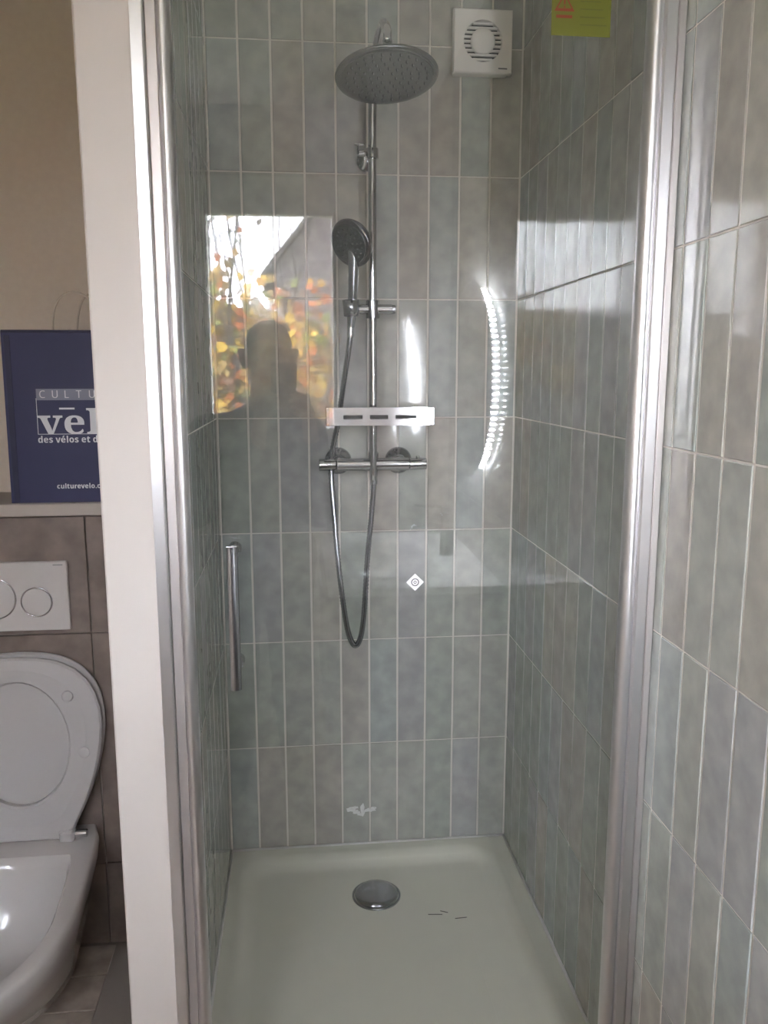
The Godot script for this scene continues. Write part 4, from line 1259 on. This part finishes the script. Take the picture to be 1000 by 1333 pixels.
func photographer() -> void:
	var o := Vector3(0.075, FLOOR, 2.40)
	var t := thing("person", "person in a dark jacket holding up a phone, reflected in the shower glass", "person", o)
	# joints in the person's own frame; the face looks towards -z
	var pel := Vector3(0, 0.80, 0.02)
	var chest := Vector3(-0.002, 1.13, 0.0)
	var sh := {-1: Vector3(-0.165, 1.225, 0.0), 1: Vector3(0.160, 1.22, -0.005)}
	var el := {-1: Vector3(-0.215, 0.985, -0.075), 1: Vector3(0.195, 0.985, -0.085)}
	var wr := {-1: Vector3(0.008, 1.215, -0.232), 1: Vector3(0.172, 1.215, -0.235)}
	var neck0 := Vector3(0.03, 1.25, -0.005)
	var neck1 := Vector3(0.038, 1.37, -0.03)
	var torso := [
		[pel + Vector3(-0.065, 0, 0), pel + Vector3(0.065, 0, 0), 0.105, 0.105],
		[pel + Vector3(0, 0.10, 0), chest + Vector3(0, -0.12, 0), 0.118, 0.128],
		[chest + Vector3(-0.055, -0.06, 0), chest + Vector3(-0.065, 0.02, 0), 0.105, 0.105],
		[chest + Vector3(0.055, -0.06, 0), chest + Vector3(0.065, 0.02, 0), 0.105, 0.105],
		[chest + Vector3(-0.10, 0.075, 0), chest + Vector3(0.10, 0.075, 0), 0.072, 0.072]]
	var arms := []
	for s in [-1, 1]:
		arms.append([sh[s], el[s], 0.056, 0.043])
		arms.append([el[s], wr[s].lerp(el[s], 0.08), 0.044, 0.030])
	var legs := []
	for s in [-1, 1]:
		var hip := pel + Vector3(s * 0.085, -0.03, 0)
		var knee := Vector3(s * 0.095, 0.44, -0.015)
		var ank := Vector3(s * 0.10, 0.085, 0.02)
		legs.append([hip, knee, 0.084, 0.058])
		legs.append([knee, knee.lerp(ank, 0.35), 0.057, 0.056])
		legs.append([knee.lerp(ank, 0.35), ank, 0.056, 0.040])
	var neck := [[neck0, neck1, 0.056, 0.052], [chest + Vector3(-0.07, 0.11, 0.01), neck0 + Vector3(-0.01, 0.05, 0.01), 0.045, 0.045], [chest + Vector3(0.075, 0.11, 0.01), neck0 + Vector3(0.01, 0.05, 0.01), 0.045, 0.045]]
	var thin := func(list: Array, d: float) -> Array:
		var l := []
		for q in list: l.append([q[0], q[1], q[2] + d, q[3] + d])
		return l
	# one continuous body: torso, neck, arms, legs; head and hands added to the same surface at a finer grid
	var hc := Vector3(0.040, 1.475, -0.052)
	var head := [
		[hc + Vector3(0, 0.028, 0.012), hc + Vector3(0, 0.020, -0.010), 0.078, 0.076, Vector3(0.95, 1.08, 1.12)],
		[hc + Vector3(0, -0.02, -0.025), hc + Vector3(0, -0.075, -0.05), 0.060, 0.036, Vector3(0.95, 1, 1)],
		[hc + Vector3(0, -0.06, 0.0), hc + Vector3(0, -0.12, 0.022), 0.052, 0.050],
		[hc + Vector3(-0.036, 0.012, -0.077), hc + Vector3(0.036, 0.012, -0.077), 0.012, 0.012],
		[hc + Vector3(0, 0.0, -0.086), hc + Vector3(0, -0.030, -0.101), 0.0075, 0.0125],
		[hc + Vector3(-0.012, -0.034, -0.090), hc + Vector3(0.012, -0.034, -0.090), 0.0075, 0.0075],
		[hc + Vector3(-0.016, -0.058, -0.085), hc + Vector3(0.016, -0.058, -0.085), 0.0075, 0.0075],
		[hc + Vector3(-0.015, -0.068, -0.082), hc + Vector3(0.015, -0.068, -0.082), 0.0075, 0.0075],
		[hc + Vector3(0, -0.092, -0.074), hc + Vector3(0, -0.096, -0.066), 0.017, 0.02],
		[hc + Vector3(-0.045, -0.018, -0.062), hc + Vector3(-0.04, -0.03, -0.05), 0.02, 0.024],
		[hc + Vector3(0.045, -0.018, -0.062), hc + Vector3(0.04, -0.03, -0.05), 0.02, 0.024]]
	for s in [-1.0, 1.0]:
		head.append([hc + Vector3(s * 0.079, 0.016, 0.010), hc + Vector3(s * 0.088, 0.020, 0.022), 0.009, 0.008])
		head.append([hc + Vector3(s * 0.088, 0.020, 0.022), hc + Vector3(s * 0.085, -0.010, 0.016), 0.008, 0.007])
		head.append([hc + Vector3(s * 0.085, -0.010, 0.016), hc + Vector3(s * 0.077, -0.028, 0.006), 0.007, 0.008])
	# hands closed round the lower half of the phone: palms at its sides, thumbs on the near face, fingers across the far face
	var hands := []
	for s in [-1, 1]:
		var bones := []
		var fx := 0.0475 if s < 0 else 0.1365       # side edge of the phone
		var d := float(s)
		var w: Vector3 = wr[s]
		var knuck := Vector3(fx + d * 0.022, 1.335, -0.243)
		bones.append([w, w.lerp(knuck, 0.45), 0.026, 0.028, Vector3(0.8, 1, 1)])
		bones.append([w + Vector3(0, 0.02, 0.012), knuck + Vector3(0, 0.02, 0.008), 0.018, 0.013])
		bones.append([w + Vector3(0, 0.015, -0.008), knuck + Vector3(0, -0.035, -0.008), 0.018, 0.013])
		bones.append([w + Vector3(0, 0.02, 0.0), knuck + Vector3(0, -0.008, 0.0), 0.02, 0.013])
		var ln := [0.92, 1.0, 0.95, 0.76]
		for k in 4:
			var rt := knuck + Vector3(0, 0.024 - 0.0185 * k, -0.006)
			var l: float = ln[k]
			finger(bones, rt, [Vector3(-d * 0.10, 0.06, -1), Vector3(-d * 1.0, 0.06, -0.30), Vector3(-d, 0.02, 0.14)], [0.024 * l, 0.027 * l, 0.020 * l], 0.0078)
		finger(bones, w + Vector3(-d * 0.004, 0.045, 0.022), [Vector3(d * 0.12, 0.8, 0.25), Vector3(-d * 0.45, 0.9, 0.02), Vector3(-d * 0.85, 0.5, -0.12)], [0.040, 0.032, 0.026], 0.0098)
		hands.append(bones)
	var st := SurfaceTool.new()
	st.begin(Mesh.PRIMITIVE_TRIANGLES)
	var wrist := []
	for s in [-1, 1]: wrist.append([wr[s].lerp(el[s], 0.1), wr[s], 0.028, 0.026])
	st.append_from(flesh(torso + thin.call(arms, -0.002) + wrist + legs + neck + [[neck0, hc + Vector3(0, -0.05, 0.01), 0.05, 0.05]], 0.014, 0.012), 0, Transform3D.IDENTITY)
	st.append_from(flesh(head, 0.004, 0.0055), 0, Transform3D.IDENTITY)
	for hb in hands: st.append_from(flesh(hb, 0.0036, 0.0035), 0, Transform3D.IDENTITY)
	var body := part("body", st.commit(), M.skin, t)
	for s in [-1.0, 1.0]:
		var eye := part("eye", lathe([Vector2(0, -0.012), Vector2(0.0085, -0.0085), Vector2(0.012, 0), Vector2(0.0085, 0.0085), Vector2(0, 0.012)], 16), M.white_gloss, body, hc + Vector3(s * 0.031, -0.003, -0.076))
		part("iris", lathe([Vector2(0, 0), Vector2(0.0055, 0), Vector2(0.0045, 0.0018), Vector2(0, 0.0022)], 14), M.dark, body, hc + Vector3(s * 0.031, -0.003, -0.0868), Vector3(-PI / 2, 0, 0))
	# close-cropped hair
	part("hair", flesh([[hc + Vector3(0, 0.036, 0.022), hc + Vector3(0, 0.034, -0.004), 0.080, 0.0765, Vector3(0.97, 1.07, 1.12)], [hc + Vector3(0, -0.01, 0.055), hc + Vector3(0, -0.045, 0.05), 0.045, 0.035]], 0.006, 0.008), M.hair, body)
	# clothes
	var jb: Array = thin.call(torso, 0.014) + thin.call(arms, 0.014) + [[neck0 + Vector3(0, -0.01, 0.004), neck0 + Vector3(0, 0.035, 0.0), 0.066, 0.064]] + thin.call([neck[1], neck[2]], 0.010)
	jb.append([pel + Vector3(-0.05, 0.02, 0), pel + Vector3(0.05, 0.02, 0), 0.132, 0.132])
	jb.append([pel + Vector3(-0.035, 0.12, 0), pel + Vector3(-0.035, 0.24, 0), 0.128, 0.128])
	jb.append([pel + Vector3(0.035, 0.12, 0), pel + Vector3(0.035, 0.24, 0), 0.128, 0.128])
	var jk := part("jacket", flesh(jb, 0.014, 0.012), M.jacket, t)
	for sd in [-1, 1]:
		var cd: Vector3 = (wr[sd] - el[sd]).normalized()
		var ce: Vector3 = el[sd].lerp(wr[sd], 0.90)
		part("cuff", tube([ce - cd * 0.028, ce - cd * 0.022, ce + cd * 0.012, ce + cd * 0.016], [0.042, 0.047, 0.044, 0.036], 24), M.trousers, jk)
	var ring := []
	for k in 25: ring.append(Vector3(cos(TAU * k / 24.0) * 0.066, 0.012 * sin(TAU * k / 24.0), sin(TAU * k / 24.0) * 0.068) + neck0 + Vector3(0.002, 0.030, 0.0))
	part("collar", tube(ring, 0.013, 10, false), M.trousers, jk)
	part("trousers", flesh(thin.call(legs, 0.012) + [[pel + Vector3(-0.06, -0.03, 0), pel + Vector3(0.06, -0.03, 0), 0.112, 0.112]], 0.016, 0.012), M.trousers, t)
	for s in [-1.0, 1.0]:
		part("shoe", flesh([[Vector3(s * 0.10, 0.052, 0.03), Vector3(s * 0.105, 0.040, -0.10), 0.046, 0.036], [Vector3(s * 0.105, 0.036, -0.10), Vector3(s * 0.108, 0.032, -0.17), 0.037, 0.030], [Vector3(s * 0.10, 0.05, 0.03), Vector3(s * 0.10, 0.10, 0.02), 0.045, 0.046]], 0.012, 0.01), M.shoe, t)
	# phone held upright, its lens at the top corner
	var ph := thing("phone", "dark phone held upright by the reflected person", "phone", Vector3(0.167, 1.267, 2.1535))
	part("phone_body", box(Vector3(0.078, 0.163, 0.0085), 0.002), M.phone, ph)
	part("camera_bump", box(Vector3(0.022, 0.034, 0.0014), 0.0006), M.phone, ph, Vector3(0.0255, 0.057, -0.0049))
	part("lens_glass", lathe(rod_profile(0.007, 0, 0.0008, 0.0002), 20), M.lens, ph, Vector3(0.0255, 0.064, -0.0056), Vector3(-PI / 2, 0, 0))
	part("lens_glass", lathe(rod_profile(0.005, 0, 0.0008, 0.0002), 20), M.lens, ph, Vector3(0.0255, 0.048, -0.0056), Vector3(-PI / 2, 0, 0))
